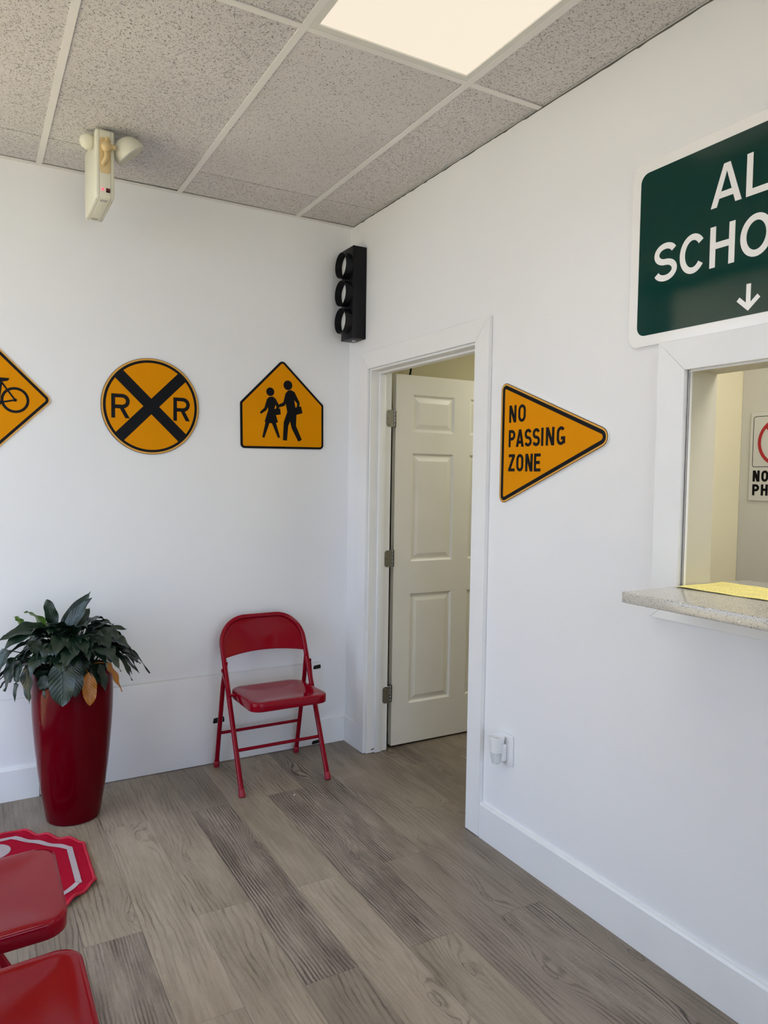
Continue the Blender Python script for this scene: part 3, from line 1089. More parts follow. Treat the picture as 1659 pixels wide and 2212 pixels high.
for c, r in ((rw, .0072), (bbk, .012)):
    bk.prism(circle(c[0], c[1], r, 20), back, T1, T3 + .0013)
bk.build('bicycle_symbol', M['black'], s)

# railroad crossing disc
c0 = (-1.061, 1.795)
R0 = .2285
s = empty('railroad_sign', (c0[0], -.003, c0[1]), 'round yellow sign with a black X and two letters R on the back wall', 'sign')
MB().prism(circle(*c0, R0, 72), back, .0003, T1).build('plate', M['black'], s)
MB().prism(circle(*c0, R0 - .0018, 72), back, T1 - .001, T2).build('face', M['yellow_edge'], s)
MB().ring(circle(*c0, R0 * .957, 72), circle(*c0, R0 * .905, 72), back, T1, T3 + .0002).build('border', M['black'], s)
MB().prism(circle(*c0, R0 * .906, 72), back, T1, T2 + .0002).build('field', M['yellow'], s)
xb = MB()
hw = .0262
for a in (radians(45.5), radians(-44.5)):
    d = Vector((cos(a), sin(a)))
    n = Vector((-d.y, d.x))
    rr0 = R0 * .915
    e = sqrt(rr0 ** 2 - hw ** 2)
    pl = [(Vector(c0) + n * hw - d * e), (Vector(c0) - n * hw - d * e), (Vector(c0) - d * rr0 * 0 - n * hw + d * e), (Vector(c0) + n * hw + d * e)]
    pl = [pl[0], Vector(c0) - d * rr0, pl[1], pl[2], Vector(c0) + d * rr0, pl[3]]
    xb.prism([tuple(p) for p in pl], back, T1, T3 + (0 if a > 0 else .0001))
xb.build('cross', M['black'], s)
text_mb('black', s, [('R', -1.243, 1.733, .083), ('R', -.957, 1.733, .080)], .113, .0175, back, T1, T3)

# school crossing pentagon
s = empty('school_crossing_sign', (-.386, -.003, 1.84), 'yellow pentagon sign with two black walking figures on the back wall', 'sign')
sign_base(s, PEN['outer'], [.022, .012, .022, .022, .012], back, [('border', 'black', 0, None), ('face', 'yellow', .0115, None)])
MB().prism(PEN['girl'], back, T1, T3).build('figures', M['black'], s)
MB().prism(circle(-.4605, 1.9075, .0222, 28), back, T1, T3).build('head', M['black'], s)
MB().prism(circle(-.3630, 1.9480, .0250, 28), back, T1, T3).build('head', M['black'], s)
for hk in ('hole1', 'hole2'):
    MB().prism(PEN[hk], back, T3 - .0002, T3 + .0002).build('arm_gap', M['yellow'], s)

# no passing zone pennant (right wall, u = -y)
s = empty('no_passing_sign', (-.003, -1.58, 1.61), 'yellow pennant sign reading NO PASSING ZONE between door and hatch', 'sign')
pe = [(1.336, 1.8570), (1.949, 1.6175), (1.336, 1.3680)]
sign_base(s, pe, [.028, .034, .028], right, [('backing', 'sign_white', -.0015, None), ('edge_line', 'black', 0.0, .0022), ('edge_band', 'yellow_edge', .0022, .0085), ('border', 'black', .0085, .0225), ('face', 'yellow', .0225, None)])
hh, tt = .066, .0112
y1, y2, y3 = 1.690, 1.596, 1.503
text_mb('black', s, [('N', 1.387, y1, .041), ('O', 1.440, y1, .042),
             ('P', 1.387, y2, .038), ('A', 1.431, y2, .044), ('S', 1.479, y2, .040), ('S', 1.524, y2, .040), ('I', 1.571, y2, .0112), ('N', 1.596, y2, .043), ('G', 1.652, y2, .042),
             ('Z', 1.388, y3, .038), ('O', 1.435, y3, .040), ('N', 1.487, y3, .040), ('E', 1.535, y3, .036)], hh, tt, right, T1, T3 + .0006)

# green sign above the hatch
s = empty('green_sign', (-.003, -2.38, 2.17), 'large green and white sign over the hatch reading ALL SCHOOLS with an arrow', 'sign')
gp = [(1.964, 1.888), (2.795, 1.888), (2.795, 2.448), (1.964, 2.448)]
MB().prism(rpoly(gp, .036, 8), right, .0003, .006).build('plate', M['sign_white'], s, bevel=.0008, seg=1)
MB().prism(rpoly(gp, .062, 8, .033), right, .005, .0066).build('green_field', M['sign_green'], s)
text_mb('sign_white', s, [('A', 2.247, 2.236, .094), ('L', 2.353, 2.236, .066), ('L', 2.436, 2.236, .066),
             ('S', 2.055, 2.072, .084), ('C', 2.148, 2.072, .087), ('H', 2.248, 2.072, .077), ('O', 2.341, 2.072, .092), ('O', 2.444, 2.072, .092), ('L', 2.551, 2.072, .062), ('S', 2.620, 2.072, .084)],
        .113, .0178, right, .006, .0072, True)
ar = MB()
ar.box(-.0072, -.006, -2.3775, -2.3645, 1.945, 2.004)
add_ribbon(ar, [(2.341, 1.968), (2.371, 1.941), (2.401, 1.968)], .0125, right, .006, .0071)
ar.build('arrow', M['sign_white'], s)

# office sign seen through the hatch (faces -x, u=-y)
OX = .92
off = lambda u, v, w: (OX - w, -u, v)
s = empty('phone_sign', (OX, -1.90, 1.58), 'white NO CELL PHONES notice on the office wall seen through the hatch', 'sign')
MB().prism(rpoly([(1.775, 1.402), (2.035, 1.402), (2.035, 1.756), (1.775, 1.756)], .003, 2), off, .001, .006).build('plate', M['notice_white'], s, bevel=.001, seg=1)
fr = [(1.787, 1.536), (2.023, 1.536), (2.023, 1.738), (1.787, 1.738)]
MB().ring(rpoly(fr, .010, 5), rpoly(fr, .010, 5, .0022), off, .005, .0064).build('border', M['black'], s)
pr = MB()
add_ribbon(pr, circle(1.905, 1.634, .090, 48), .0125, off, .005, .0072, True)
add_ribbon(pr, [(1.905 - .063, 1.634 + .063), (1.905 + .063, 1.634 - .063)], .0125, off, .005, .0071)
pr.build('prohibition_ring', M['prohibit_red'], s)
ph = MB()
ph.prism(rpoly([(1.870, 1.573), (1.907, 1.563), (1.938, 1.673), (1.901, 1.683)], .008, 4), off, .005, .0068)
add_ribbon(ph, [(1.907, 1.680), (1.917, 1.705)], .007, off, .005, .0068)
ph.build('phone_symbol', M['black'], s)
ww, gp_ = .029, .0075
u = 1.792
it = []
for ch in 'NO CELL':
    if ch == ' ':
        u += .018
        continue
    it.append((ch, u, 1.478, ww))
    u += ww + gp_
u = 1.792
for ch in 'PHONES':
    it.append((ch, u, 1.423, ww))
    u += ww + gp_
text_mb('black', s, it, .0445, .0098, off, .005, .0066)

# ------------------------------------------------------------------ traffic light on the right wall
s = empty('traffic_light', (-.04, -.12, 2.195), 'black toy traffic light with three clear lenses high in the corner', 'traffic light')
MB().box(-.080, -.001, -.188, -.055, 2.197, 2.672).build('housing', M['black_plastic'], s, bevel=.002)
for z in (2.577, 2.433, 2.290):
    v = MB()
    v.lathe([(.0665, 0), (.0665, .040), (.064, .0405), (.064, .001)], 40, (-.080, -.1215, z), (-1, 0, 0))
    v.build('visor', M['black_plastic'], s, smooth=True)
    l = MB()
    l.lathe([(.060, 0), (.060, .003), (.052, .0075), (.035, .0115), (.015, .0138), (0, .0142)], 32, (-.080, -.1215, z), (-1, 0, 0))
    l.build('lens', M['lens'], s, smooth=True)
MB().lathe([(0, -.006), (.010, -.006), (.012, -.003), (.012, 0), (0, 0)], 16, (-.035, -.118, 2.197)).build('end_screw', M['steel'], s, smooth=True)

# ------------------------------------------------------------------ emergency light
s = empty('emergency_light', (-1.345, -.37, H), 'yellowed twin head emergency light box hanging from the ceiling tiles', 'emergency light')
x0, x1, y0, y1, z0, z1 = -1.382, -1.313, -.530, -.225, 2.548, 2.815
hb = MB()
cs = rpoly([(y0, z0), (y1, z0), (y1, z1), (y0, z1)], .014, 4)
rings = []
for x, ins in ((x0, .005), (x0 + .002, .0015), (x0 + .005, 0), (x1 - .005, 0), (x1 - .002, .0015), (x1, .005)):
    rings.append([(x, y, z) for y, z in rpoly([(y0, z0), (y1, z0), (y1, z1), (y0, z1)], .014, 4, ins)])
hb.loft(rings, True, True, True)
hbo = hb.build('housing', M['em_white'], s, smooth=True)
sm = MB()
for x in (x0 + .012, x1 - .014):
    rr_ = [[(x + dx, y, z) for y, z in rpoly([(y0, z0), (y1, z0), (y1, z1), (y0, z1)], .014, 4, -.0004)] for dx in (0, .0009)]
    sm.loft(rr_, True)
    rr_ = [[(x + dx, y, z) for y, z in rpoly([(y0, z0), (y1, z0), (y1, z1), (y0, z1)], .014, 4, .001)] for dx in (0, .0009)]
    sm.loft(rr_, True)
sm.build('seam', M['seam'], s)
bp = lambda u, v, w: (u, y0 - w, v)
MB().prism(rpoly([(-1.368, 2.645), (-1.327, 2.645), (-1.327, 2.780), (-1.368, 2.780)], .011, 5), bp, -.001, .004).build('mount_plate', M['em_tan'], s, bevel=.0015)
arm = MB()
arm.lathe([(.001, .037), (.007, .034), (.009, .018), (.017, .010), (.0205, 0), (.0195, -.009), (.012, -.018), (.0085, -.021)], 20, (-1.345, y0 - .018, 2.742), (.1, -.1, 1))
arm.tube([(-1.346, y0 - .016, 2.722), (-1.344, y0 - .020, 2.708), (-1.347, y0 - .018, 2.693), (-1.353, y0 - .010, 2.684), (-1.355, y0 - .002, 2.678)], [.0088, .0092, .0092, .009, .009], 14)
arm.tube([(-1.335, y0 - .018, 2.742), (-1.312, y0 - .018, 2.742)], .010, 12)
arm.build('swivel_arm', M['em_tan'], s, smooth=True)


def lamp_head(center, n, par, R=.066, dp=.060):
    n = Vector(n).normalized()
    hm = MB()
    hm.lathe([(R * .96, .006), (R, .004), (R, -.002)] + [(R * cos(radians(a_)) ** .8, -.002 - dp * sin(radians(a_))) for a_ in (12, 24, 36, 48, 58, 68, 76, 83, 88)] + [(0, -.002 - dp)], 36, center, n)
    h = hm.build('lamp_head', M['em_white'], par, smooth=True)
    ln = MB()
    ln.lathe([(0, .007), (R * .94, .007), (R * .96, .005)], 36, center, n)
    ln.build('lens', M['lens'], h, smooth=True)
    g = MB()
    t = n.orthogonal().normalized()
    q = n.cross(t)
    C0 = Vector(center) + n * .0075
    for dd in (t, q):
        ee = q if dd is t else t
        for k in range(-5, 6):
            off_ = k * R * .17
            hl_ = sqrt(max(0, (R * .93) ** 2 - off_ ** 2))
            a = C0 + ee * off_ - dd * hl_
            b = C0 + ee * off_ + dd * hl_
            g.tube([a, b], .0009, 4)
    g.build('grille', M['em_white'], h)
    return h


lamp_head((-1.249, -.507, 2.748), (0.648, 0.005, -0.748), s, .062, .060)
lamp_head((-1.400, -.455, 2.783), (0.229, 0.910, 0.054), s, .031, .030)
MB().tube([(-1.380, -.45, 2.780), (-1.400, -.455, 2.783)], .009, 10).build('swivel_arm', M['em_tan'], s, smooth=True)
MB().lathe([(.0045, 0), (.0045, .002), (.003, .0045), (0, .005)], 14, (-1.357, y0, 2.582), (0, -1, 0)).build('indicator', M['led'], s, smooth=True)
MB().prism([(-1.3440, 2.572), (-1.3295, 2.572), (-1.3295, 2.588), (-1.3440, 2.588)], bp, 0, .002).build('switch_frame', M['black_plastic'], s)
MB().prism([(-1.3415, 2.577), (-1.3320, 2.577), (-1.3320, 2.5865), (-1.3415, 2.5865)], bp, .001, .004).build('test_switch', M['switch'], s)
for yy in (-.500, -.262):
    MB().box(-1.362, -1.335, yy - .012, yy + .012, z0 - .0006, z0 + .002).build('vent', M['vent'], s)
    for xx in (-1.3765, -1.3195):
        MB().lathe([(.0022, 0), (.0018, .0008), (0, .001)], 8, (xx, yy, z0), (0, 0, -1)).build('screw', M['seam'], s)

# ------------------------------------------------------------------ outlet with plug-in air freshener
s = empty('wall_outlet', (-.003, -1.412, .417), 'white wall outlet plate low on the right wall beside the door', 'outlet')
MB().prism(rpoly([(1.372, .357), (1.452, .357), (1.452, .478), (1.372, .478)], .004, 4), right, .0003, .006).build('cover_plate', M['white_plastic'], s, bevel=.0025)
MB().prism(rpoly([(1.395, .368), (1.429, .368), (1.429, .466), (1.395, .466)], .008, 5), right, .005, .0085).build('socket_face', M['white_plastic'], s, bevel=.0008)
s = empty('air_freshener', (-.036, -1.395, .36), 'white plug-in air freshener with a clear bulb in the wall outlet', 'air freshener')
fc = (-.037, -1.392)
MB().lathe([(.0305, .108), (.0318, .110), (.0325, .107), (.0300, .095), (.0268, .070), (.0255, .052), (.0250, .048), (.0235, .047), (.0240, .055), (.0255, .085), (.0290, .104), (.0305, .108)], 32, (*fc, .358)).build('body', M['white_plastic'], s, smooth=True)
MB().lathe([(0, .099), (.0285, .099), (.0290, .096), (0, .096)], 28, (*fc, .358)).build('vent_cap', M['white_plastic'], s, smooth=True)
hs = MB()
for k in range(8):
    hs.lathe([(0, .0006), (.0018, .0006), (.0018, 0), (0, 0)], 8, (fc[0] + .011 * cos(k * pi / 4), fc[1] + .011 * sin(k * pi / 4), .4572))
hs.lathe([(0, .0006), (.0018, .0006), (.0018, 0), (0, 0)], 8, (fc[0], fc[1], .4572))
hs.build('vent_holes', M['black_plastic'], s)
MB().lathe([(.0225, .048), (.0232, .040), (.0225, .034), (.0205, .020), (.0180, .008), (.0155, .002), (.0120, .0), (0, 0)], 28, (*fc, .358)).build('bulb', M['bulb_glass'], s, smooth=True)
MB().box(-.030, -.008, -1.422, -1.402, .372, .440).build('plug_body', M['white_plastic'], s, bevel=.006, seg=3)

# ------------------------------------------------------------------ tape pieces on the patch board
tp = [((-.2035, .4215), (-.158, .4455), 'black tape piece at the upper right corner of the wall board'),
      ((-.757, .208), (-.697, .238), 'black tape piece on the wall board behind the left rear chair leg'),
      ((-.2075, .006), (-.160, .028), 'black tape piece at the lower right corner of the wall board')]
for (ua, va), (ub, vb), lab in tp:
    m_ = MB()
    jg = [(ua, va + .004), (ua + .006, va), (ub - .003, va + .002), (ub, va + .008), (ub - .003, vb), (ua + .02, vb - .002), (ua + .004, vb - .004)]
    m_.prism(jg, lambda u, v, w: (u, -.0102 - w, v), 0, .0014)
    tag(m_.build('tape_piece', M['tape'], bevel=.0004, seg=1), lab, 'tape', 'black tape on the wall board')
tag(MB().add([(-.5385, -.550, .0012), (-.528, -.548, .0055), (-.532, -.536, .0014), (-.530, -.545, .0006)], [(0, 1, 2), (0, 3, 1), (0, 2, 3), (1, 3, 2)]).build('paper_scrap', M['white_plastic']),
    'tiny white scrap lying on the floor in front of the corner chair', 'litter')

# ------------------------------------------------------------------ folding chairs

def make_chair():
    r = empty('folding_chair', (0, 0, 0))
    TR = .0122
    fy = lambda z: -(.458 - .5 * z)
    ry_ = lambda z: -(.055 + .235 * z)
    W = .2165
    ZT = .757
    # hoop: from seat height up and round the top
    Rz, Rx = .125, .135
    pts = []
    for z in (.44, .50, .56, ZT - Rz):
        pts.append((-W, fy(z), z))
    for i in range(1, 13):
        a = pi - (pi / 2) * i / 12
        x = -W + Rx + Rx * cos(a)
        z = ZT - Rz + Rz * sin(a)
        pts.append((x, fy(z), z))
    pts += [(-x, y, z) for x, y, z in reversed(pts)]
    part(MB().tube(pts, TR, 14, caps=True), 'back_hoop', M['red_paint'], r, smooth=True)
    for sx in (-1, 1):
        lg = part(MB().tube([(sx * W, fy(z), z) for z in (.02, .12, .22, .33, .441)], TR, 14), 'leg', M['red_paint'], r, smooth=True)
        d = Vector((0, -.5, -1)).normalized()
        b = Vector((sx * W, fy(.0), .0))
        part(MB().lathe([(0, -.001), (.0135, -.001), (.0155, .003), (.0150, .018), (.0142, .032), (.0125, .034)], 16, b, (0, .5, 1)), 'foot_cap', M['red_rubber'], lg, smooth=True)
        rl = MB()
        rl.tube([(sx * W, ry_(z), z) for z in (.02, .12, .25, .36, .44)] + [(sx * (W - .003), ry_(.50), .50), (sx * (W - .006), ry_(.56), .56)], [TR * .95] * 5 + [TR * .9, TR * .75], 12)
        rg_ = part(rl, 'leg', M['red_paint'], r, smooth=True)
        part(MB().lathe([(0, -.001), (.0135, -.001), (.0150, .003), (.0145, .018), (.0138, .032), (.0120, .034)], 16, (sx * W, ry_(0), 0), (0, -.235, 1)), 'foot_cap', M['red_rubber'], rg_, smooth=True)
        # folding link between the hoop pivot and the seat side
        lk = MB()
        a, b2 = Vector((sx * (W + .0145), fy(.525) , .525)), Vector((sx * (W + .004), -.252, .418))
        dd = (b2 - a).normalized()
        nn = Vector((sx, 0, 0)).cross(dd).normalized() * .008
        xx = Vector((sx * .002, 0, 0))
        lk.add([a + nn, a - nn, b2 - nn, b2 + nn, a + nn + xx, a - nn + xx, b2 - nn + xx, b2 + nn + xx], [(0, 1, 2, 3), (4, 5, 6, 7), (0, 1, 5, 4), (1, 2, 6, 5), (2, 3, 7, 6), (3, 0, 4, 7)])
        for p in (a, b2):
            lk.lathe([(.010, 0), (.010, .003), (.006, .0055), (0, .006)], 14, p, (sx, 0, 0))
        part(lk, 'hinge_link', M['red_paint'], r, smooth=True)
        pv = MB().lathe([(.007, -.03), (.007, .0), (.009, .0), (.009, .003), (.004, .005), (0, .005)], 12, (sx * (W + .002), -.262, .418), (sx, 0, 0))
        part(pv, 'seat_pivot', M['red_paint'], r, smooth=True)
    for y, z in ((fy(.185), .185), (ry_(.185), .185)):
        part(MB().tube([(-W, y, z), (-.1, y, z), (.1, y, z), (W, y, z)], .0078, 12), 'rung', M['red_paint'], r, smooth=True)
    # seat pan
    SW, D0, D1 = .192, -.150, -.520
    zt = .442
    base = [(-SW, D1), (SW, D1), (SW - .004, D0), (-SW + .004, D0)]
    rads = [.055, .055, .075, .075]
    prof = [(.150, -.0075), (.105, -.0068), (.07, -.0045), (.045, -.0016), (.026, -.0002), (.012, 0), (.005, -.001), (.0015, -.0035), (0, -.008), (0, -.036), (.001, -.040), (.003, -.041), (.004, -.039), (.0045, -.010), (.02, -.008), (.10, -.0145), (.150, -.0155)]
    st = MB()
    rings = []
    for ins, dz in prof:
        rad2 = [max(q, ins + .02) for q in rads]
        lp = rpoly(base, rad2, 7, ins)
        rings.append([(x, y, zt + dz + .014 * ((y - D0) / (D1 - D0) - 1)) for x, y in lp])
    st.loft(rings, True, True, True)
    part(st, 'seat', M['red_paint'], r, smooth=True, angle=60)
    # backrest sheet inside the hoop
    bk_ = MB()
    nx, nz = 28, 10
    xin = W - TR * .6
    fr_, bk2 = [], []
    rin = Rx - TR * .6
    for i in range(nx + 1):
        x = -xin + 2 * xin * i / nx
        ax = abs(x)
        if ax <= xin - rin:
            ztop = ZT - TR * .5
        else:
            q = (ax - (xin - rin)) / rin
            ztop = (ZT - Rz) + (Rz - TR * .5) * sqrt(max(0, 1 - q * q))
        zbot = .580 + .016 * (1 - (x / xin) ** 2)
        for j in range(nz + 1):
            t = j / nz
            z = zbot + (max(ztop, zbot + .004) - zbot) * t
            dep = .026 * (1 - (x / xin) ** 2) * (1 - t ** 2.2) - .0045 * (1 if t < .85 else (1 - t) / .15)
            fr_.append((x, fy(z) + dep, z))
            bk2.append((x, fy(z) + dep + .003, z))
    n1 = nz + 1
    fs = [(i * n1 + j, (i + 1) * n1 + j, (i + 1) * n1 + j + 1, i * n1 + j + 1) for i in range(nx) for j in range(nz)]
    o = len(fr_)
    fs += [tuple(q + o for q in f)[::-1] for f in fs]
    for i in range(nx):
        fs.append((i * n1, o + i * n1, o + (i + 1) * n1, (i + 1) * n1))
    bk_.add(fr_ + bk2, fs)
    bk_.tube([(fr_[i * n1][0], fr_[i * n1][1] + .0015, fr_[i * n1][2]) for i in range(nx + 1)], .0032, 8)
    part(bk_, 'backrest', M['red_paint'], r, smooth=True, angle=60)
    return r


ch = make_chair()
spots = [((-.534, 0.004, 0), 0, 'red metal folding chair standing alone against the back wall by the door'),
         ((-2.150, -1.632, 0), radians(90), 'red folding chair at the left edge, the one nearer the octagonal rug'),
         ((-2.140, -2.125, 0), radians(90.5), 'red folding chair cut off at the bottom left corner of the view')]
for i, (loc, rz, lab) in enumerate(spots):
    o = ch if i == 0 else copy_tree(ch)
    o.location = loc
    o.rotation_euler = (0, 0, rz)
    tag(o, lab, 'chair', 'red folding chairs')

# ------------------------------------------------------------------ rug
RC = (-1.826, -.7315)
RA = .3825
SD = RA * math.tan(pi / 8)


def octo(a, per=1, wob=0):
    out = []
    for k in range(8):
        t0 = pi / 8 + k * pi / 4
        t1 = t0 + pi / 4
        r = a / cos(pi / 8)
        p0, p1 = Vector((cos(t0), sin(t0))) * r, Vector((cos(t1), sin(t1))) * r
        for q in range(per):
            out.append((p0.lerp(p1, q / per), k, q / per))
    return out


def rug_z(x, y):
    dx, dy = x - RC[0], y - RC[1]
    ang = atan2(dy, dx)
    k = round(ang / (pi / 4))
    n = Vector((cos(k * pi / 4), sin(k * pi / 4)))
    d = dx * n.x + dy * n.y
    s_ = -dx * n.y + dy * n.x
    e = max(0, (d - (RA - .11)) / .11)
    am = .007 if k % 2 else .0018
    return .007 + am * e * e * (1 + sin(s_ * 2 * pi / .105 + k))


rs = empty('octagonal_rug', (RC[0], RC[1], 0), 'red octagonal stop sign doormat on the floor in front of the pot', 'rug')
per = 20
rg = MB()
rings = []
for a in (.02, .10, .18, .25, .29, .32, .345, .362, RA - .004, RA):
    rg_ = []
    for p, k, q in octo(a, per):
        x, y = RC[0] + p.x, RC[1] + p.y
        rg_.append((x, y, rug_z(x, y)))
    rings.append(rg_)
rings.append([(x, y, max(0.0006, z - .006)) for x, y, z in rings[-1]])
rg.loft(rings, True, True, False)
part(rg, 'pile', M['rug_red'], rs, smooth=True)
ed = MB()
ed.tube([(x, y, z - .001) for x, y, z in rings[-2]], .0055, 8, closed=True)
part(ed, 'edge_binding', M['rug_edge'], rs, smooth=True)
ln = MB()
o_, i_ = octo(RA - .043, per), octo(RA - .064, per)
vo = [(RC[0] + p.x, RC[1] + p.y, rug_z(RC[0] + p.x, RC[1] + p.y) + .0016) for p, _, _ in o_]
vi = [(RC[0] + p.x, RC[1] + p.y, rug_z(RC[0] + p.x, RC[1] + p.y) + .0016) for p, _, _ in i_]
ln.loft([vo, vi], True)
part(ln, 'white_border', M['rug_white'], rs)
rugfn = lambda u, v, w: (v, -u, rug_z(v, -u) + w)
text_mb('rug_white', rs, [('S', .425, -1.95, .135), ('T', .583, -1.95, .125), ('O', .735, -1.95, .135), ('P', .900, -1.95, .125)], .253, .038, rugfn, .0002, .0018)

# ------------------------------------------------------------------ potted peace lily
PC = (-1.447, -.285)
pr = empty('potted_plant', (PC[0], PC[1], 0), 'peace lily with drooping dark leaves in a tall glossy red pot', 'plant')
pp = MB()
prof = [(0, 0), (.100, 0), (.1075, .004), (.1105, .02), (.120, .08), (.1305, .145), (.140, .22), (.148, .30), (.1555, .39), (.160, .46), (.1625, .54), (.1620, .60), (.1590, .635), (.1575, .640), (.153, .640), (.150, .630), (.150, .58), (0, .58)]
pp.lathe(prof, 72, (PC[0], PC[1], 0))
part(pp, 'pot', M['pot'], pr, smooth=True, angle=50)
sl_ = MB()
sl_.lathe([(0, .612), (.05, .614), (.10, .608), (.149, .600)], 28, (PC[0], PC[1], 0))
part(sl_, 'soil', M['soil'], pr, smooth=True)


def bez(a, b, c, d, t):
    s = 1 - t
    return a * s ** 3 + b * 3 * s * s * t + c * 3 * s * t * t + d * t ** 3


def leaf(base, tip, width, arch, mat='leaf', twist=0, fold=.25, root=None, seed=0, broad=0, side=None):
    rn = random.Random(seed)
    base, tip = Vector(base), Vector(tip)
    d = tip - base
    ln_ = d.length
    up = Vector((0, 0, 1))
    c1 = base + d * .35 + up * arch * ln_
    c2 = base + d * .72 + up * arch * ln_ * .75
    nl, nw = 14, 3
    vs, uvs = [], []
    wav = rn.uniform(0, 6)
    for i in range(nl + 1):
        t = i / nl
        p = bez(base, c1, c2, tip, t)
        tg = (bez(base, c1, c2, tip, min(1, t + .02)) - bez(base, c1, c2, tip, max(0, t - .02))).normalized()
        sd = tg.cross(up)
        if sd.length < .15:
            sd = tg.cross(Vector((PC[0] - base.x, PC[1] - base.y, .01)))
        if side is not None:
            sd = side - tg * side.dot(tg)
        sd.normalize()
        sd = Matrix.Rotation(twist * (.5 + .5 * t), 3, tg) @ sd
        nm = sd.cross(tg).normalized()
        if abs(twist) < 1.2 and nm.z < 0:
            nm = -nm
        wd = width * .66 * (sin(pi * min(1, t * 1.02) ** .72) ** .80 if 0 < t < 1 else 0)
        if broad:
            wd = width * .5 * max(0, sin(pi * t ** .92)) ** .62
        else:
            wd *= (1 - .30 * t * t)
            if t > .86:
                wd *= .12 + .88 * (1 - t) / .14
        wd = max(wd, .0004)
        for j in range(-nw, nw + 1):
            q = j / nw
            rip = .0045 * sin(t * 15 + wav + (2 if q > 0 else 0)) * abs(q) ** 2
            vs.append(p + sd * wd * q + nm * (abs(q) * wd * fold + rip))
            uvs.append((.5 + q / 2, t))
    m1 = 2 * nw + 1
    fs = [(i * m1 + j, i * m1 + j + 1, (i + 1) * m1 + j + 1, (i + 1) * m1 + j) for i in range(nl) for j in range(2 * nw)]
    nleaf = len(vs)
    mb = MB().add(vs, fs)
    # petiole from the soil to the blade
    if root is None:
        a = atan2(base.y - PC[1], base.x - PC[0])
        rr_ = min(.07, (Vector((base.x, base.y)) - Vector(PC)).length * .5)
        root = Vector((PC[0] + rr_ * cos(a), PC[1] + rr_ * sin(a), .61))
    root = Vector(root)
    if (base - root).length > .02:
        m = (root + base) / 2 + up * .03
        mb.tube([bez(root, root.lerp(m, .6) + up * .03, m.lerp(base, .5) + up * .01, base, t) for t in (0, .25, .5, .75, 1)], .0022, 5, caps=False)
    o = part(mb, 'leaf', M[mat], pr, smooth=True, recalc=False, angle=80)
    uv = o.data.uv_layers.new(name='UVMap')
    for lp in o.data.loops:
        uv.data[lp.index].uv = uvs[lp.vertex_index] if lp.vertex_index < nleaf else (.3, .5)
    return o


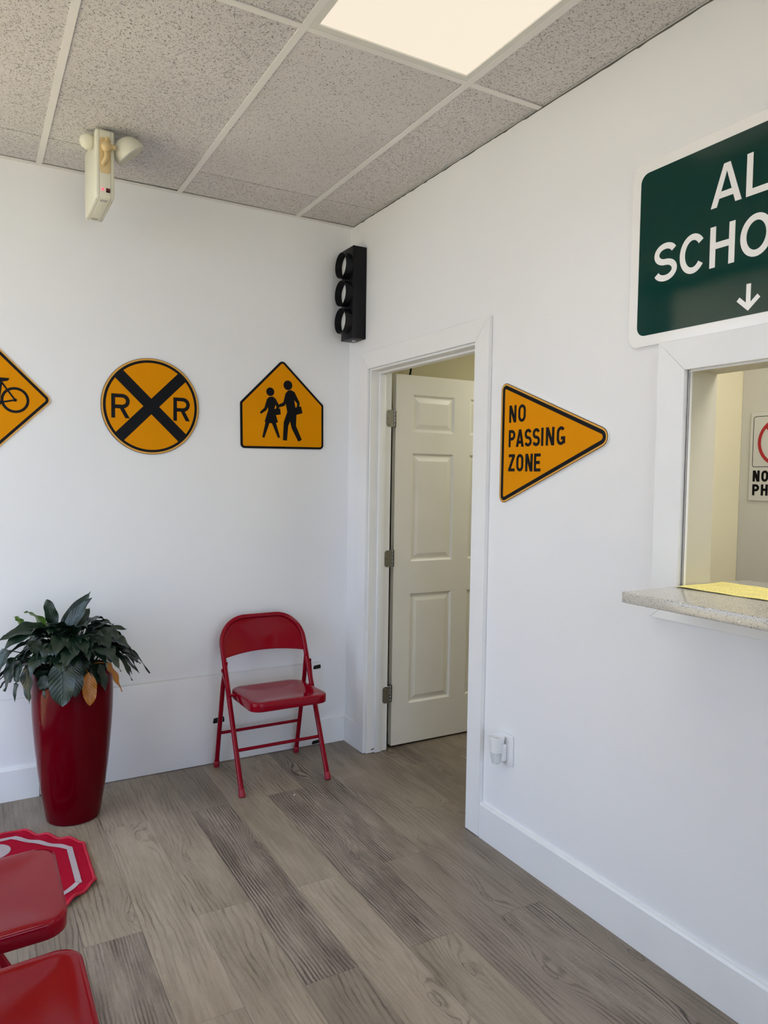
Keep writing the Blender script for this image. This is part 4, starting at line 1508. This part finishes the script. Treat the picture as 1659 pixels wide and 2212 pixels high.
# leaves one can pick out in the photograph: base and tip in room coordinates
hero = [
        ((-1.4865, -0.27, 0.7892), (-1.3675, -0.24, 0.9573), 0.055, 0.05, 'leaf', 0.3, 0.2),
        ((-1.4834, -0.31, 0.783), (-1.3762, -0.33, 0.9451), 0.05, 0.1, 'leaf', -0.3, 0.25),
        ((-1.5134, -0.27, 0.8016), (-1.5446, -0.27, 0.9418), 0.055, 0.02, 'leaf', 0.1, 0.15),
        ((-1.5454, -0.27, 0.8144), (-1.6322, -0.27, 0.8939), 0.045, 0.22, 'leaf_young', -0.6, 0.15),
        ((-1.6298, -0.25, 0.8319), (-1.6691, -0.25, 0.876), 0.02, 0.1, 'leaf_young', 0.3, 0.2),
        ((-1.5348, -0.29, 0.8113), (-1.6959, -0.31, 0.8148), 0.055, 0.22, 'leaf', -0.4, 0.2),
        ((-1.5445, -0.32, 0.8044), (-1.7292, -0.36, 0.798), 0.055, 0.2, 'leaf', -0.5, 0.2),
        ((-1.5523, -0.33, 0.8013), (-1.7205, -0.38, 0.7531), 0.06, 0.3, 'leaf', -0.5, 0.2),
        ((-1.4153, -0.3, 0.7605), (-1.228, -0.3, 0.7913), 0.06, 0.16, 'leaf', 0.5, 0.2),
        ((-1.3948, -0.27, 0.7745), (-1.2993, -0.24, 0.8131), 0.045, 0.12, 'leaf', 0.5, 0.2),
        ((-1.2937, -0.3, 0.7241), (-1.1713, -0.3, 0.6307), 0.055, 0.22, 'leaf', 0.5, 0.2),
        ((-1.344, -0.32, 0.7275), (-1.2124, -0.34, 0.5712), 0.045, 0.35, 'leaf', 0.5, 0.25),
        ((-1.5094, -0.475, 0.7288), (-1.5096, -0.5, 0.5429), 0.105, 0.05, 'leaf', 0.1, 0.1),
        ((-1.4669, -0.462, 0.7192), (-1.4594, -0.48, 0.5678), 0.072, 0.05, 'leaf', -0.2, 0.12),
        ((-1.4086, -0.455, 0.6594), (-1.4023, -0.47, 0.5226), 0.058, 0.06, 'leaf_dry', 0.2, 0.3),
        ((-1.3464, -0.47, 0.6941), (-1.2811, -0.48, 0.5684), 0.03, 0.12, 'leaf_dry', 0.8, 0.3),
        ((-1.6273, -0.36, 0.6856), (-1.6207, -0.37, 0.5334), 0.05, 0.12, 'leaf', -0.4, 0.25),
        ((-1.6706, -0.36, 0.7283), (-1.7068, -0.37, 0.5963), 0.04, 0.22, 'leaf', -0.6, 0.25),
        ((-1.6501, -0.38, 0.7155), (-1.6751, -0.39, 0.5561), 0.03, 0.18, 'leaf', -0.5, 0.25),
        ((-1.6902, -0.36, 0.7585), (-1.7406, -0.37, 0.6454), 0.05, 0.25, 'leaf', -0.6, 0.25),
        ((-1.5378, -0.4, 0.7758), (-1.5656, -0.44, 0.7009), 0.055, 0.2, 'leaf', -0.2, 0.2),
        ((-1.4211, -0.39, 0.7696), (-1.3979, -0.43, 0.7081), 0.06, 0.15, 'leaf', 0.2, 0.15),
        ((-1.4841, -0.4, 0.7799), (-1.4956, -0.44, 0.7174), 0.05, 0.15, 'leaf', 0.1, 0.2),
        ((-1.6042, -0.38, 0.7916), (-1.5958, -0.42, 0.7278), 0.045, 0.2, 'leaf', -0.2, 0.2),
        ((-1.3628, -0.41, 0.686), (-1.3371, -0.43, 0.5627), 0.045, 0.12, 'leaf', 0.3, 0.25),
        ((-1.3931, -0.42, 0.6879), (-1.3675, -0.44, 0.5966), 0.06, 0.1, 'leaf', 0.1, 0.25),
        ((-1.4274, -0.41, 0.7049), (-1.428, -0.44, 0.6236), 0.055, 0.1, 'leaf', 0.1, 0.25),
        ((-1.5828, -0.4, 0.6803), (-1.5747, -0.42, 0.6145), 0.045, 0.1, 'leaf', -0.2, 0.25),
        ((-1.5676, -0.42, 0.6588), (-1.5677, -0.435, 0.5686), 0.04, 0.1, 'leaf', 0.3, 0.25),
        ((-1.273, -0.29, 0.6995), (-1.2068, -0.29, 0.6656), 0.05, 0.2, 'leaf', 0.5, 0.25),
        ((-1.4405, -0.25, 0.775), (-1.3643, -0.2, 0.8815), 0.05, 0.1, 'leaf', 0.3, 0.25),
        ((-1.461, -0.3, 0.7412), (-1.4478, -0.22, 0.8547), 0.05, 0.05, 'leaf', 0.9, 0.25)]
FACE = Vector((0.869, -0.494, 0))
for k, (b_, t_, wd_, ar_, mt_, tw_, fo_) in enumerate(hero):
    leaf(b_, t_, wd_, ar_, mt_, tw_, fo_, seed=k, broad=k in (12, 13, 14, 24, 2),
         side=FACE if k in (0, 1, 2, 3, 4, 30, 31) else None)
rl = random.Random(21)
for k in range(84):
    a = k * 2.39996 + rl.uniform(-.25, .25)
    lev = rl.random()
    r0 = .03 + .10 * (1 - lev) + rl.uniform(0, .03)
    r1_ = r0 + .10 + .09 * (1 - lev)
    zb_ = .675 + .12 * lev + rl.uniform(-.01, .02)
    zt_ = zb_ + (-.15 + .20 * lev) + rl.uniform(-.03, .02)
    if sin(a) < -.35 and lev < .62:
        lev = .62 + .3 * lev
        zb_ += .05
        zt_ = zb_ - .06
        r1_ = r0 + .11
    b_ = Vector((PC[0] + r0 * cos(a), PC[1] + r0 * sin(a), zb_))
    t_ = Vector((PC[0] + r1_ * cos(a + rl.uniform(-.3, .3)), PC[1] + r1_ * sin(a), zt_))
    if t_.y > -.03:
        t_.y = -.03 - rl.uniform(0, .02)
    leaf(b_, t_, rl.uniform(.045, .068), rl.uniform(.15, .4), 'leaf', rl.uniform(-.4, .4), .25, seed=100 + k)
